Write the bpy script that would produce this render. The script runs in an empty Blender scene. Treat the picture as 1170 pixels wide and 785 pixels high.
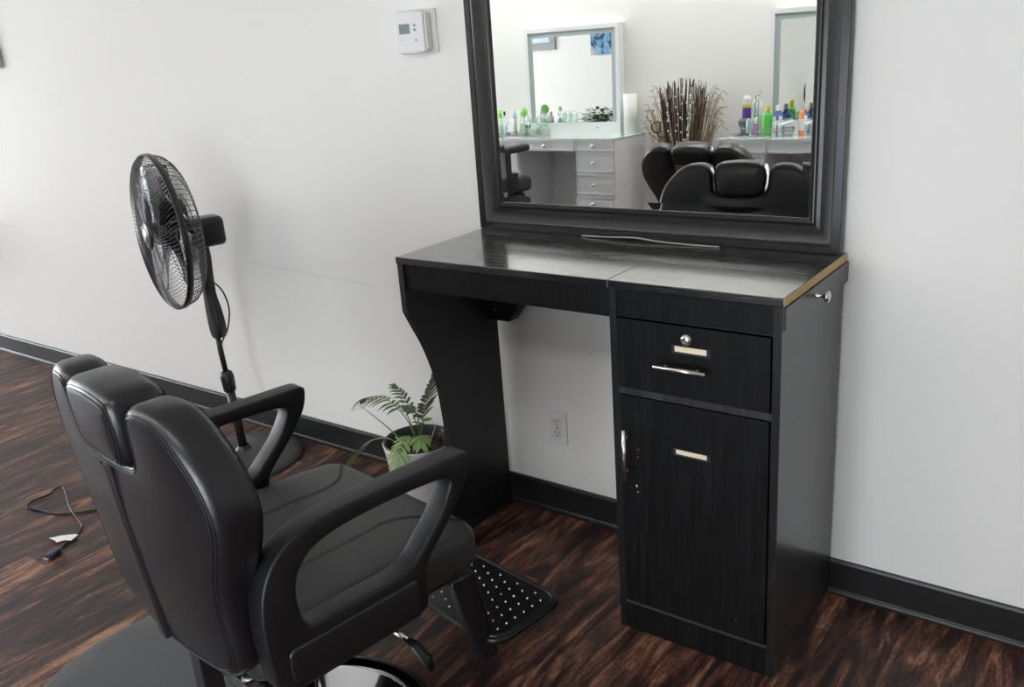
import bpy, bmesh, math, random
from math import sin, cos, pi, radians, sqrt
from mathutils import Vector, Matrix
from mathutils.geometry import delaunay_2d_cdt
random.seed(7)
SC = bpy.context.scene
COL = SC.collection

# ------------------------------------------------------------------ materials
def nodes_of(m):
    m.use_nodes = True
    nt = m.node_tree
    return nt, nt.nodes, nt.links, nt.nodes['Principled BSDF']

def mat(name, col, rough=.5, metal=0., bump=0., bscale=60., spec=.5, coat=0., trans=0., ior=1.45, emit=0., ecol=None, stretch=None, var=0.):
    m = bpy.data.materials.new(name)
    nt, N, L, b = nodes_of(m)
    b.inputs['Base Color'].default_value = (*col, 1)
    b.inputs['Roughness'].default_value = rough
    b.inputs['Metallic'].default_value = metal
    b.inputs['Specular IOR Level'].default_value = spec
    b.inputs['Coat Weight'].default_value = coat
    b.inputs['Transmission Weight'].default_value = trans
    b.inputs['IOR'].default_value = ior
    if emit:
        b.inputs['Emission Color'].default_value = (*(ecol or col), 1)
        b.inputs['Emission Strength'].default_value = emit
    if bump or var:
        tc = N.new('ShaderNodeTexCoord'); mp = N.new('ShaderNodeMapping')
        L.new(tc.outputs['Object'], mp.inputs[0])
        if stretch: mp.inputs['Scale'].default_value = stretch
        nz = N.new('ShaderNodeTexNoise'); nz.inputs['Scale'].default_value = bscale
        nz.inputs['Detail'].default_value = 5
        L.new(mp.outputs[0], nz.inputs['Vector'])
        if bump:
            bp = N.new('ShaderNodeBump'); bp.inputs['Strength'].default_value = bump
            bp.inputs['Distance'].default_value = .002
            L.new(nz.outputs['Fac'], bp.inputs['Height']); L.new(bp.outputs[0], b.inputs['Normal'])
        if var:
            r = N.new('ShaderNodeMapRange'); r.inputs[1].default_value = .3; r.inputs[2].default_value = .7
            r.inputs[3].default_value = max(0., rough-var); r.inputs[4].default_value = rough+var
            L.new(nz.outputs['Fac'], r.inputs[0]); L.new(r.outputs[0], b.inputs['Roughness'])
    return m

def ramp(N, stops):
    r = N.new('ShaderNodeValToRGB'); e = r.color_ramp.elements
    while len(e) < len(stops): e.new(.5)
    for i, (p, c) in enumerate(stops):
        e[i].position = p; e[i].color = (*c, 1)
    return r

def wall_material():
    m = bpy.data.materials.new('painted_plaster')
    nt, N, L, b = nodes_of(m)
    tc = N.new('ShaderNodeTexCoord')
    b.inputs['Base Color'].default_value = (.84, .835, .815, 1)
    b.inputs['Roughness'].default_value = .72
    b.inputs['Specular IOR Level'].default_value = .3
    a = N.new('ShaderNodeTexNoise'); a.inputs['Scale'].default_value = 7; a.inputs['Detail'].default_value = 6
    c = N.new('ShaderNodeTexNoise'); c.inputs['Scale'].default_value = 160; c.inputs['Detail'].default_value = 2
    L.new(tc.outputs['Object'], a.inputs['Vector']); L.new(tc.outputs['Object'], c.inputs['Vector'])
    # trowel ridges: thin lines of a warped noise
    w = N.new('ShaderNodeTexNoise'); w.inputs['Scale'].default_value = 2.4; w.inputs['Detail'].default_value = 3
    w.inputs['Distortion'].default_value = 1.2
    L.new(tc.outputs['Object'], w.inputs['Vector'])
    rr = ramp(N, [(.49, (0, 0, 0)), (.5, (1, 1, 1)), (.512, (0, 0, 0))]); L.new(w.outputs['Fac'], rr.inputs[0])
    b1 = N.new('ShaderNodeBump'); b1.inputs['Strength'].default_value = .25; b1.inputs['Distance'].default_value = .012
    b2 = N.new('ShaderNodeBump'); b2.inputs['Strength'].default_value = .25; b2.inputs['Distance'].default_value = .0012
    b3 = N.new('ShaderNodeBump'); b3.inputs['Strength'].default_value = .12; b3.inputs['Distance'].default_value = .001
    L.new(a.outputs['Fac'], b1.inputs['Height']); L.new(c.outputs['Fac'], b2.inputs['Height']); L.new(rr.outputs[0], b3.inputs['Height'])
    L.new(b1.outputs[0], b2.inputs['Normal']); L.new(b2.outputs[0], b3.inputs['Normal']); L.new(b3.outputs[0], b.inputs['Normal'])
    return m

def floor_material():
    m = bpy.data.materials.new('dark_wood_planks')
    nt, N, L, b = nodes_of(m)
    tc = N.new('ShaderNodeTexCoord'); sp = N.new('ShaderNodeSeparateXYZ'); L.new(tc.outputs['Object'], sp.inputs[0])
    def math_(op, a, bb=None):
        n = N.new('ShaderNodeMath'); n.operation = op
        for i, v in enumerate((a, bb)):
            if v is None: continue
            if isinstance(v, (int, float)): n.inputs[i].default_value = v
            else: L.new(v, n.inputs[i])
        return n.outputs[0]
    px = math_('DIVIDE', sp.outputs[0], .152)
    pid = math_('FLOOR', px); fx = math_('FRACT', px)
    wn = N.new('ShaderNodeTexWhiteNoise'); wn.noise_dimensions = '1D'; L.new(pid, wn.inputs['W'])
    yo = math_('ADD', math_('DIVIDE', sp.outputs[1], 1.22), wn.outputs['Value'])
    yid = math_('FLOOR', yo); fy = math_('FRACT', yo)
    cb = N.new('ShaderNodeCombineXYZ'); L.new(pid, cb.inputs[0]); L.new(yid, cb.inputs[1])
    w2 = N.new('ShaderNodeTexWhiteNoise'); w2.noise_dimensions = '2D'; L.new(cb.outputs[0], w2.inputs['Vector'])
    # per plank shifted coordinates
    sc = N.new('ShaderNodeVectorMath'); sc.operation = 'SCALE'; L.new(w2.outputs['Color'], sc.inputs[0]); sc.inputs['Scale'].default_value = 30
    ad = N.new('ShaderNodeVectorMath'); L.new(tc.outputs['Object'], ad.inputs[0]); L.new(sc.outputs[0], ad.inputs[1])
    mp = N.new('ShaderNodeMapping'); mp.inputs['Scale'].default_value = (1, .17, 1); L.new(ad.outputs[0], mp.inputs[0])
    n1 = N.new('ShaderNodeTexNoise'); n1.inputs['Scale'].default_value = 14; n1.inputs['Detail'].default_value = 7; n1.inputs['Roughness'].default_value = .62; n1.inputs['Distortion'].default_value = 1.7
    L.new(mp.outputs[0], n1.inputs['Vector'])
    mp2 = N.new('ShaderNodeMapping'); mp2.inputs['Scale'].default_value = (1, .09, 1); L.new(ad.outputs[0], mp2.inputs[0])
    n2 = N.new('ShaderNodeTexNoise'); n2.inputs['Scale'].default_value = 90; n2.inputs['Detail'].default_value = 5; n2.inputs['Roughness'].default_value = .7
    L.new(mp2.outputs[0], n2.inputs['Vector'])
    mx = math_('ADD', math_('MULTIPLY', n1.outputs['Fac'], .70), math_('MULTIPLY', n2.outputs['Fac'], .30))
    mp3 = N.new('ShaderNodeMapping'); mp3.inputs['Scale'].default_value = (1, .35, 1); L.new(ad.outputs[0], mp3.inputs[0])
    n3 = N.new('ShaderNodeTexNoise'); n3.inputs['Scale'].default_value = 210; n3.inputs['Detail'].default_value = 4; n3.inputs['Roughness'].default_value = .75
    L.new(mp3.outputs[0], n3.inputs['Vector'])
    mx = math_('ADD', mx, math_('MULTIPLY', math_('SUBTRACT', n3.outputs['Fac'], .5), .22))
    mx = math_('ADD', mx, math_('MULTIPLY', math_('SUBTRACT', w2.outputs['Value'], .5), .07))
    r = ramp(N, [(.39, (.010, .006, .006)), (.46, (.030, .013, .012)), (.51, (.070, .029, .021)), (.56, (.15, .064, .038)), (.64, (.36, .18, .11))])
    L.new(mx, r.inputs[0])
    # seams
    sx = math_('LESS_THAN', math_('MINIMUM', fx, math_('SUBTRACT', 1., fx)), .006)
    sy = math_('LESS_THAN', math_('MINIMUM', fy, math_('SUBTRACT', 1., fy)), .0008)
    s = math_('MAXIMUM', sx, sy)
    mixc = N.new('ShaderNodeMix'); mixc.data_type = 'RGBA'; L.new(math_('MULTIPLY', s, .6), mixc.inputs[0]); L.new(r.outputs[0], mixc.inputs[6]); mixc.inputs[7].default_value = (.012, .007, .006, 1)
    L.new(mixc.outputs[2], b.inputs['Base Color'])
    mr = N.new('ShaderNodeMapRange'); mr.inputs[1].default_value = .3; mr.inputs[2].default_value = .7; mr.inputs[3].default_value = .40; mr.inputs[4].default_value = .56; b.inputs['Specular IOR Level'].default_value = .38
    L.new(n2.outputs['Fac'], mr.inputs[0]); L.new(mr.outputs[0], b.inputs['Roughness'])
    bp = N.new('ShaderNodeBump'); bp.inputs['Strength'].default_value = .35; bp.inputs['Distance'].default_value = .0015
    h = math_('SUBTRACT', mx, math_('MULTIPLY', s, .4)); L.new(h, bp.inputs['Height']); L.new(bp.outputs[0], b.inputs['Normal'])
    return m

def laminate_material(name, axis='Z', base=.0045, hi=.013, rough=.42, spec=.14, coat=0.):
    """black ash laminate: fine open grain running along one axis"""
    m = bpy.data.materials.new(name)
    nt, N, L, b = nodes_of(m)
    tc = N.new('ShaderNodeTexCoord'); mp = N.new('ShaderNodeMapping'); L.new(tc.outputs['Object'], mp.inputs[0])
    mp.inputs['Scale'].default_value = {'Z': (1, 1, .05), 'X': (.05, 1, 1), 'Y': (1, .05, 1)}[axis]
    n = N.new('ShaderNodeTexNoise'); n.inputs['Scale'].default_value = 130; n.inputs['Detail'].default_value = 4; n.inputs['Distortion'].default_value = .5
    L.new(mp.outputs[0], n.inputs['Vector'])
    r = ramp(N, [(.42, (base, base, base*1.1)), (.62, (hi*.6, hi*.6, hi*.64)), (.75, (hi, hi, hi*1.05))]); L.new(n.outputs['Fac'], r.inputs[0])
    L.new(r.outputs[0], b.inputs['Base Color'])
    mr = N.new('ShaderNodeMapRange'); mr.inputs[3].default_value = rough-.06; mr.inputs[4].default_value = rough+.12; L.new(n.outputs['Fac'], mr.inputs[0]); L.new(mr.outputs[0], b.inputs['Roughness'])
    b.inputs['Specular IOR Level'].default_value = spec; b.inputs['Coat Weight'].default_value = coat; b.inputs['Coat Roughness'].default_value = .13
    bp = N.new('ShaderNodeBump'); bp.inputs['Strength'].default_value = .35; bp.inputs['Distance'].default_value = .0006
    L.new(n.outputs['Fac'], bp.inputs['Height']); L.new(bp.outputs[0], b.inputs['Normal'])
    return m

def chip_material():
    m = bpy.data.materials.new('raw_particle_board')
    nt, N, L, b = nodes_of(m)
    tc = N.new('ShaderNodeTexCoord'); v = N.new('ShaderNodeTexNoise'); v.inputs['Scale'].default_value = 260; v.inputs['Detail'].default_value = 4
    L.new(tc.outputs['Object'], v.inputs['Vector'])
    r = ramp(N, [(.3, (.09, .05, .02)), (.4, (.42, .28, .12)), (.55, (.62, .45, .22)), (.7, (.74, .58, .33))]); L.new(v.outputs['Fac'], r.inputs[0])
    L.new(r.outputs[0], b.inputs['Base Color']); b.inputs['Roughness'].default_value = .85
    return m

def glassy(name, col, mixf=.02, rough=.02):
    """thin clear sheet or vessel: mostly see-through with a gloss"""
    m = bpy.data.materials.new(name); m.use_nodes = True
    nt = m.node_tree; N = nt.nodes; L = nt.links; N.clear()
    o = N.new('ShaderNodeOutputMaterial'); t = N.new('ShaderNodeBsdfTransparent'); g = N.new('ShaderNodeBsdfGlossy'); x = N.new('ShaderNodeMixShader')
    f = N.new('ShaderNodeLayerWeight'); f.inputs[0].default_value = .12
    a = N.new('ShaderNodeMath'); a.operation = 'ADD'; a.inputs[1].default_value = mixf; L.new(f.outputs['Facing'], a.inputs[0])
    t.inputs[0].default_value = (*col, 1); g.inputs['Roughness'].default_value = rough
    L.new(a.outputs[0], x.inputs[0]); L.new(t.outputs[0], x.inputs[1]); L.new(g.outputs[0], x.inputs[2]); L.new(x.outputs[0], o.inputs[0])
    return m

M = {}
M['wall'] = wall_material(); M['floor'] = floor_material()
M['ceiling'] = mat('ceiling_paint', (.86, .86, .84), .8, bump=.2, bscale=90)
M['base_black'] = mat('black_gloss_trim', (.012, .012, .013), .38, bump=.3, bscale=25)
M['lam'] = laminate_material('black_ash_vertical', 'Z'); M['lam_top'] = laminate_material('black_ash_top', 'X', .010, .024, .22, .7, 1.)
M['lam_side_lit'] = laminate_material('black_ash_side_lit', 'Z', .014, .05, .34, .5, .35)  # side laminate mixed paler than the fronts for the light it catches
M['black_flat'] = mat('black_melamine', (.013, .013, .015), .42, bump=.1, bscale=200)
M['chip'] = chip_material(); M['worn'] = mat('worn_black_edge', (.035, .035, .036), .5, bump=.3, bscale=60); M['lam_dark'] = laminate_material('black_ash_carcass', 'Z', .006, .018, .4, .3)
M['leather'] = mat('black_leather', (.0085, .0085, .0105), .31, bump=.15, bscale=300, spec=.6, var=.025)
M['leather_seat_lit'] = mat('black_seat_leather_lit', (.027, .0275, .0285), .42, bump=.45, bscale=380, spec=.6, var=.03)  # paler than the back leather: the seat's sheen is put into the colour
M['thread'] = mat('stitching', (.008, .008, .009), .6)
M['arm'] = mat('black_moulded_plastic', (.008, .008, .009), .38, bump=.2, bscale=700, var=.03, spec=.42)
M['rubber'] = mat('black_rubber', (.006, .006, .0065), .34)
M['fanbase'] = mat('charcoal_plastic', (.038, .038, .038), .5)
M['plastic'] = mat('black_plastic', (.014, .014, .016), .3)
M['wire'] = mat('dark_wire', (.13, .13, .14), .25, metal=.5)
M['blade'] = None
M['chrome'] = mat('chrome', (.8, .8, .82), .07, metal=1)
M['steel'] = mat('dull_steel', (.35, .37, .36), .35, metal=1)
M['nickel'] = mat('brushed_nickel', (.62, .6, .57), .26, metal=1)
M['mirror'] = mat('silvered_glass', (.90, .92, .90), 0., metal=1)
M['frame'] = mat('espresso_satin_frame', (.012, .0108, .0125), .24, spec=.55, bump=.05, bscale=80)
M['mat'] = mat('grey_rubber_mat', (.062, .068, .070), .36, bump=.1, bscale=12)
M['white_pl'] = mat('white_plastic', (.78, .78, .80), .35)
M['ivory'] = mat('ivory_plastic', (.72, .71, .67), .35)
M['dark'] = mat('dark_gap', (.01, .01, .01), .6)
M['lcd'] = mat('grey_lcd', (.22, .27, .26), .25)
M['grey_mark'] = mat('grey_print', (.2, .2, .21), .5)
M['white_lac'] = mat('white_lacquer', (.80, .80, .82), .3)
M['white_line'] = mat('white_drawer_front', (.74, .74, .76), .4)  # slightly greyer white for the drawer fronts
M['frost'] = mat('frosted_strip', (.42, .48, .48), .35)
M['glass_top'] = mat('pale_glass_top', (.70, .80, .76), .06, coat=.5)
M['crystal'] = mat('crystal_knob', (.75, .77, .8), .05, metal=.85)
M['paper'] = mat('white_paper', (.85, .85, .84), .8)
M['label'] = mat('cream_label', (.75, .68, .47), .5)
M['navy'] = mat('navy_tape', (.02, .025, .045), .3)
M['strip'] = mat('bare_edge_strip', (.58, .55, .46), .6)
M['pot'] = mat('white_pot', (.74, .73, .71), .4)
M['pot_in'] = mat('grey_nursery_pot', (.05, .05, .055), .5)
M['soil'] = mat('potting_soil', (.05, .03, .02), .95, bump=1., bscale=120)
M['leaf'] = mat('palm_green', (.22, .34, .12), .42); M['leaf2'] = mat('deep_green', (.10, .17, .08), .45)
M['leaf_light'] = mat('young_palm_green', (.24, .36, .13), .42)
M['stem'] = mat('stem_green', (.12, .17, .05), .5)
M['brown'] = mat('brown_wood', (.20, .10, .06), .4)
M['reed'] = mat('dark_reed', (.085, .05, .04), .8); M['reed2'] = mat('straw_reed', (.38, .27, .16), .8)
M['catkin'] = mat('cotton_white', (.82, .80, .74), .8)
M['vase'] = mat('bronze_vase', (.06, .045, .035), .4)
M['silver'] = mat('silver_leaf_frame', (.26, .255, .27), .5, metal=.3, bump=.6, bscale=40)
M['print_pale'] = mat('pale_blue_print', (.58, .66, .74), .5)
M['clear'] = glassy('clear_plastic', (.95, .985, .965))
M['blade'] = glassy('smoked_blade', (.16, .16, .18), .10, .12)
M['pane'] = glassy('window_pane', (.97, .98, .98), .02)
for k, c in dict(orange=(.9, .28, .10), green=(.12, .58, .10), lime=(.38, .80, .25), blue=(.08, .18, .45), teal=(.45, .58, .62), yellow=(.80, .62, .06), purple=(.16, .06, .42), pink=(.70, .22, .50), white=(.82, .82, .82), slate=(.12, .13, .14), palegreen=(.55, .80, .55), skyblue=(.40, .60, .82)).items():
    M[k] = mat(k+'_plastic', c, .3)
M['lamp'] = mat('light_diffuser', (1, 1, 1), .6, emit=6.8, ecol=(1., .985, .95))
M['metal_white'] = mat('white_enamel', (.7, .7, .7), .4)

def painting_material():
    m = bpy.data.materials.new('abstract_blue_print'); nt, N, L, b = nodes_of(m)
    tc = N.new('ShaderNodeTexCoord'); n = N.new('ShaderNodeTexNoise'); n.inputs['Scale'].default_value = 5.5; n.inputs['Distortion'].default_value = 1.6; n.inputs['Detail'].default_value = 2
    L.new(tc.outputs['Object'], n.inputs['Vector'])
    r = ramp(N, [(.40, (.02, .03, .08)), (.46, (.10, .30, .50)), (.55, (.16, .42, .62)), (.60, (.62, .36, .42)), (.68, (.75, .5, .5))]); L.new(n.outputs['Fac'], r.inputs[0])
    L.new(r.outputs[0], b.inputs['Base Color']); b.inputs['Roughness'].default_value = .5
    return m
M['painting'] = painting_material()

# ------------------------------------------------------------------ mesh helpers
class MB:
    def __init__(s): s.bm = bmesh.new(); s.mi = 0
    def _f(s, f, sm): f.smooth = sm; f.material_index = s.mi
    def box(s, x0, x1, y0, y1, z0, z1, bev=0., rot=None, piv=None, seg=2):
        b2 = bmesh.new(); bmesh.ops.create_cube(b2, size=1)
        for v in b2.verts: v.co = Vector((x0+(v.co.x+.5)*(x1-x0), y0+(v.co.y+.5)*(y1-y0), z0+(v.co.z+.5)*(z1-z0)))
        if bev: bmesh.ops.bevel(b2, geom=b2.edges[:], offset=bev, segments=seg, affect='EDGES', profile=.5)
        if rot is not None:
            p = Vector(piv) if piv is not None else Vector(((x0+x1)/2, (y0+y1)/2, (z0+z1)/2))
            for v in b2.verts: v.co = rot @ (v.co-p)+p
        s.join(b2, bev > 0 and seg > 2); return s
    def join(s, b2, smooth=None):
        mp = {v: s.bm.verts.new(v.co) for v in b2.verts}
        for f in b2.faces:
            try: g = s.bm.faces.new([mp[v] for v in f.verts])
            except ValueError: continue
            s._f(g, f.smooth if smooth is None else smooth)
        b2.free()
    def tube(s, pts, r, n=8, caps=True, closed=False, flat=1.):
        pts = [Vector(p) for p in pts]; m = len(pts)
        rs = r if isinstance(r, (list, tuple)) else [r]*m
        rings = []; up = None
        for i, p in enumerate(pts):
            a = pts[i-1] if (i > 0 or closed) else p; c = pts[(i+1) % m] if (i < m-1 or closed) else p
            t = (c-a).normalized()
            if up is None: up = Vector((0, 0, 1)) if abs(t.z) < .9 else Vector((0, 1, 0))
            u = (up-t*up.dot(t)).normalized(); up = u; w = t.cross(u)
            rings.append([s.bm.verts.new(p+(u*cos(2*pi*k/n)*flat+w*sin(2*pi*k/n))*rs[i]) for k in range(n)])
        for i in range(m if closed else m-1):
            A, B = rings[i], rings[(i+1) % m]
            for k in range(n):
                s._f(s.bm.faces.new([A[k], A[(k+1) % n], B[(k+1) % n], B[k]]), n > 4)
        if caps and not closed:
            s._f(s.bm.faces.new(rings[0][::-1]), False); s._f(s.bm.faces.new(rings[-1]), False)
        return s
    def lathe(s, prof, c=(0, 0, 0), n=32, axis=(0, 0, 1), sharp=False):
        """prof: (radius, height) list, revolved about axis through c"""
        ax = Vector(axis).normalized(); t = Vector((1, 0, 0)) if abs(ax.x) < .9 else Vector((0, 1, 0))
        u = (t-ax*t.dot(ax)).normalized(); w = ax.cross(u); c = Vector(c)
        rows = []
        for r, h in prof:
            if r < 1e-6: rows.append([s.bm.verts.new(c+ax*h)])
            else: rows.append([s.bm.verts.new(c+ax*h+(u*cos(2*pi*k/n)+w*sin(2*pi*k/n))*r) for k in range(n)])
        for A, B in zip(rows, rows[1:]):
            for k in range(n):
                q = [A[k % len(A)], A[(k+1) % n % len(A)], B[(k+1) % n % len(B)], B[k % len(B)]]
                q = [v for i, v in enumerate(q) if v not in q[:i]]
                if len(q) > 2: s._f(s.bm.faces.new(q), not sharp)
        return s
    def cyl(s, a, b, r, n=16, r2=None):
        a = Vector(a); b = Vector(b); d = b-a
        return s.lathe([(0, 0), (r, 0), (r, .0), (r2 or r, d.length), (0, d.length)], a, n, d)
    def prism(s, pts, f, d):
        """pts 2D polygon, f maps (u,v,w) to xyz, w runs 0..d"""
        A = [s.bm.verts.new(f(u, v, 0)) for u, v in pts]; B = [s.bm.verts.new(f(u, v, d)) for u, v in pts]
        n = len(pts)
        for i in range(n): s._f(s.bm.faces.new([A[i], A[(i+1) % n], B[(i+1) % n], B[i]]), False)
        s._f(s.bm.faces.new(A[::-1]), False); s._f(s.bm.faces.new(B), False)
        return s
    def slab(s, loops, T, r, f, bulge=0., bw=.04, grid=.025, n=4):
        """soft slab of thickness T from closed 2D loops (first outer, others holes) with edges rounded by r"""
        def area(l): return sum(l[i][0]*l[(i+1) % len(l)][1]-l[(i+1) % len(l)][0]*l[i][1] for i in range(len(l)))
        ls = []
        for i, l in enumerate(loops):
            l = [Vector((p[0], p[1])) for p in l]
            if (area(l) > 0) != (i == 0): l.reverse()
            ls.append(l)
        nr = []
        for l in ls:
            q = []
            for i in range(len(l)):
                t = (l[(i+1) % len(l)]-l[i-1]).normalized(); q.append(Vector((-t.y, t.x)))
            nr.append(q)
        allr = []
        lv = [(r*(1-cos(k/n*pi/2)), T/2-r+r*sin(k/n*pi/2)) for k in range(n+1)]
        levels = [(o, -w) for o, w in lv[::-1]]+lv
        inner = None
        for l, q in zip(ls, nr):
            rings = []
            for o, w in levels:
                rings.append([(p+m*o, w) for p, m in zip(l, q)])
            allr.append(rings)
        vr = []
        for rings in allr:
            vr.append([[s.bm.verts.new(f(p.x, p.y, w)) for p, w in ring] for ring in rings])
        for R_ in vr:
            for A, B in zip(R_, R_[1:]):
                k = len(A)
                for i in range(k): s._f(s.bm.faces.new([A[i], A[(i+1) % k], B[(i+1) % k], B[i]]), True)
        # caps
        pts = []; edges = []; own = []
        for li, rings in enumerate(allr):
            o = len(pts); ring = rings[-1]
            pts += [p for p, w in ring]; own += [(li, i) for i in range(len(ring))]
            edges += [(o+i, o+(i+1) % len(ring)) for i in range(len(ring))]
        nb = len(pts)
        polys = [[p for p, w in rings[-1]] for rings in allr]
        def inside(x, y):
            c = False
            for l in polys:
                j = len(l)-1
                for i in range(len(l)):
                    if (l[i].y > y) != (l[j].y > y) and x < (l[j].x-l[i].x)*(y-l[i].y)/(l[j].y-l[i].y)+l[i].x: c = not c
                    j = i
            return c
        xs = [p.x for p in pts]; ys = [p.y for p in pts]; dist = {}
        bnd = list(pts)
        x = min(xs)+grid/2
        while x < max(xs):
            y = min(ys)+grid/2
            while y < max(ys):
                if inside(x, y):
                    d = min((p.x-x)**2+(p.y-y)**2 for p in bnd)**.5
                    if d > grid*.4: dist[len(pts)] = d; pts.append(Vector((x, y)))
                y += grid
            x += grid
        V, E_, F_, ov, _, _ = delaunay_2d_cdt(pts, edges, [], 0, 1e-6)
        for side in (0, 1):
            vm = []
            for i, v in enumerate(V):
                o = ov[i][0] if ov[i] else None
                if o is not None and o < nb:
                    li, k = own[o]; vm.append(vr[li][-1 if side else 0][k])
                else:
                    d = dist.get(o, .0); w = T/2+bulge*(1-math.exp(-d/bw))
                    vm.append(s.bm.verts.new(f(v.x, v.y, w if side else -w)))
            for fc in F_:
                cx = sum(V[i].x for i in fc)/3; cy = sum(V[i].y for i in fc)/3
                if not inside(cx, cy): continue
                try: s._f(s.bm.faces.new([vm[i] for i in (fc if side else fc[::-1])]), True)
                except ValueError: pass
        for v in [v for v in s.bm.verts if not v.link_faces]: s.bm.verts.remove(v)
        return s
    def build(s, name, mats, parent=None, loc=None, **tags):
        bmesh.ops.recalc_face_normals(s.bm, faces=s.bm.faces[:])
        me = bpy.data.meshes.new(name); s.bm.to_mesh(me); s.bm.free()
        for m in (mats if isinstance(mats, (list, tuple)) else [mats]): me.materials.append(m)
        o = bpy.data.objects.new(name, me); COL.objects.link(o)
        if parent is not None: o.parent = parent
        if loc is not None: o.location = loc
        for k, v in tags.items(): o[k] = v
        return o

def thing(name, label, cat, loc=(0, 0, 0), rz=0., group=None):
    o = bpy.data.objects.new(name, None); COL.objects.link(o)
    o.empty_display_size = .05; o.location = loc; o.rotation_euler = (0, 0, rz)
    o['label'] = label; o['category'] = cat
    if group: o['group'] = group
    return o
def struct(mb, name, m): return mb.build(name, m, kind='structure')

def crom(pts, k=6, closed=True):
    n = len(pts); out = []
    for i in range(n if closed else n-1):
        P = [Vector(pts[j % n]) if closed else Vector(pts[min(max(j, 0), n-1)]) for j in (i-1, i, i+1, i+2)]
        for t in range(k):
            u = t/k
            out.append(.5*((2*P[1])+(P[2]-P[0])*u+(2*P[0]-5*P[1]+4*P[2]-P[3])*u*u+(3*P[1]-P[0]-3*P[2]+P[3])*u**3))
    if not closed: out.append(Vector(pts[-1]))
    return out
def rrect(x0, x1, y0, y1, r, k=5):
    out = []
    for cx, cy, a in ((x1-r, y1-r, 0), (x0+r, y1-r, 90), (x0+r, y0+r, 180), (x1-r, y0+r, 270)):
        for i in range(k+1):
            t = radians(a+90*i/k); out.append((cx+r*cos(t), cy+r*sin(t)))
    return out
def dense(l, step=.02):
    out = []
    for i in range(len(l)):
        a = Vector(l[i]); b = Vector(l[(i+1) % len(l)]); n = max(1, int((b-a).length/step))
        out += [a+(b-a)*(j/n) for j in range(n)]
    return out
XYZ = lambda x, y, z: (x, y, z)

# ------------------------------------------------------------------ room
RX0, RX1, RY = -8.0, 3.0, -3.70
RH = 2.75
struct(MB().box(RX0-.12, RX1+.12, RY-.12, .12, -.1, 0), 'floor', M['floor'])
struct(MB().box(RX0-.12, RX1+.12, RY-.12, .12, RH, RH+.1), 'ceiling', M['ceiling'])
struct(MB().box(RX0, RX1, 0, .12, 0, RH), 'wall_front', M['wall'])
BX0, BX1, BZ0, BZ1 = -.62, .70, .06, 1.45  # unseen back window, added to brighten the front wall and under the table
w = MB(); w.box(RX0, BX0, RY-.12, RY, 0, RH); w.box(BX1, RX1, RY-.12, RY, 0, RH); w.box(BX0, BX1, RY-.12, RY, 0, BZ0); w.box(BX0, BX1, RY-.12, RY, BZ1, RH)
struct(w, 'wall_back', M['wall'])
w = MB()
for xx in (BX0, (BX0+BX1)/2-.025, BX1-.05): w.box(xx, xx+.05, RY-.09, RY-.03, BZ0, BZ1)
w.box(BX0, BX1, RY-.09, RY-.03, BZ0, BZ0+.05); w.box(BX0, BX1, RY-.09, RY-.03, BZ1-.05, BZ1)
wf2 = struct(w, 'added_window', M['plastic'])
MB().box(BX0+.05, BX1-.05, RY-.063, RY-.057, BZ0+.05, BZ1-.05).build('window_pane', M['pane'], wf2)
struct(MB().box(RX1, RX1+.12, RY, 0, 0, RH), 'wall_right', M['wall'])
WY0, WY1, WZ0, WZ1 = -3.35, -.6, .06, 1.9
w = MB()
w.box(RX0-.12, RX0, RY, WY0, 0, RH); w.box(RX0-.12, RX0, WY1, 0, 0, RH)
w.box(RX0-.12, RX0, WY0, WY1, 0, WZ0); w.box(RX0-.12, RX0, WY0, WY1, WZ1, RH)
struct(w, 'wall_left', M['wall'])
w = MB()
for y in (WY0, -1.85-.025, WY1-.05): w.box(RX0-.09, RX0-.03, y, y+.05, WZ0, WZ1)
w.box(RX0-.09, RX0-.03, WY0, WY1, WZ0, WZ0+.05); w.box(RX0-.09, RX0-.03, WY0, WY1, WZ1-.05, WZ1)
wf = struct(w, 'window_1', M['plastic'])
MB().box(RX0-.063, RX0-.057, WY0+.05, WY1-.05, WZ0+.05, WZ1-.05).build('window_pane', M['pane'], wf)

def baseboard(name, x0, x1, ywall, s):
    # s=-1: board in front of the y=0 wall; profile in (y,z), a quarter round at the foot
    prof = [(0, 0), (.0175, 0), (.0175, .006), (.016, .011), (.0125, .015), (.012, .016), (.012, .094), (.009, .1005), (0, .1005)]
    b = MB(); b.prism([(p[0]*s+ywall, p[1]) for p in prof], lambda u, v, w_: (x0+w_, u, v), x1-x0)
    return struct(b, name, M['base_black'])
baseboard('baseboard_front', RX0, RX1, 0, -1)
baseboard('baseboard_back', RX0, RX1, RY, 1)
# hairline crease in the wall, laid on as thin grey lines
b = MB()
random.seed(3)
for (xa, xb, za, zb) in ((-4.3, -3.9, .748, .744), (-2.95, -2.45, .737, .728), (-2.02, -1.33, .716, .686)):
    pts = []
    n = 14
    for i in range(n+1):
        t = i/n; pts.append((xa+(xb-xa)*t, -.0003, za+(zb-za)*t+random.uniform(-.002, .002)))
    b.tube(pts, .0009, 4)
struct(b, 'wall_crease_1', mat('grey_crease', (.60, .59, .56), .7))

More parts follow.
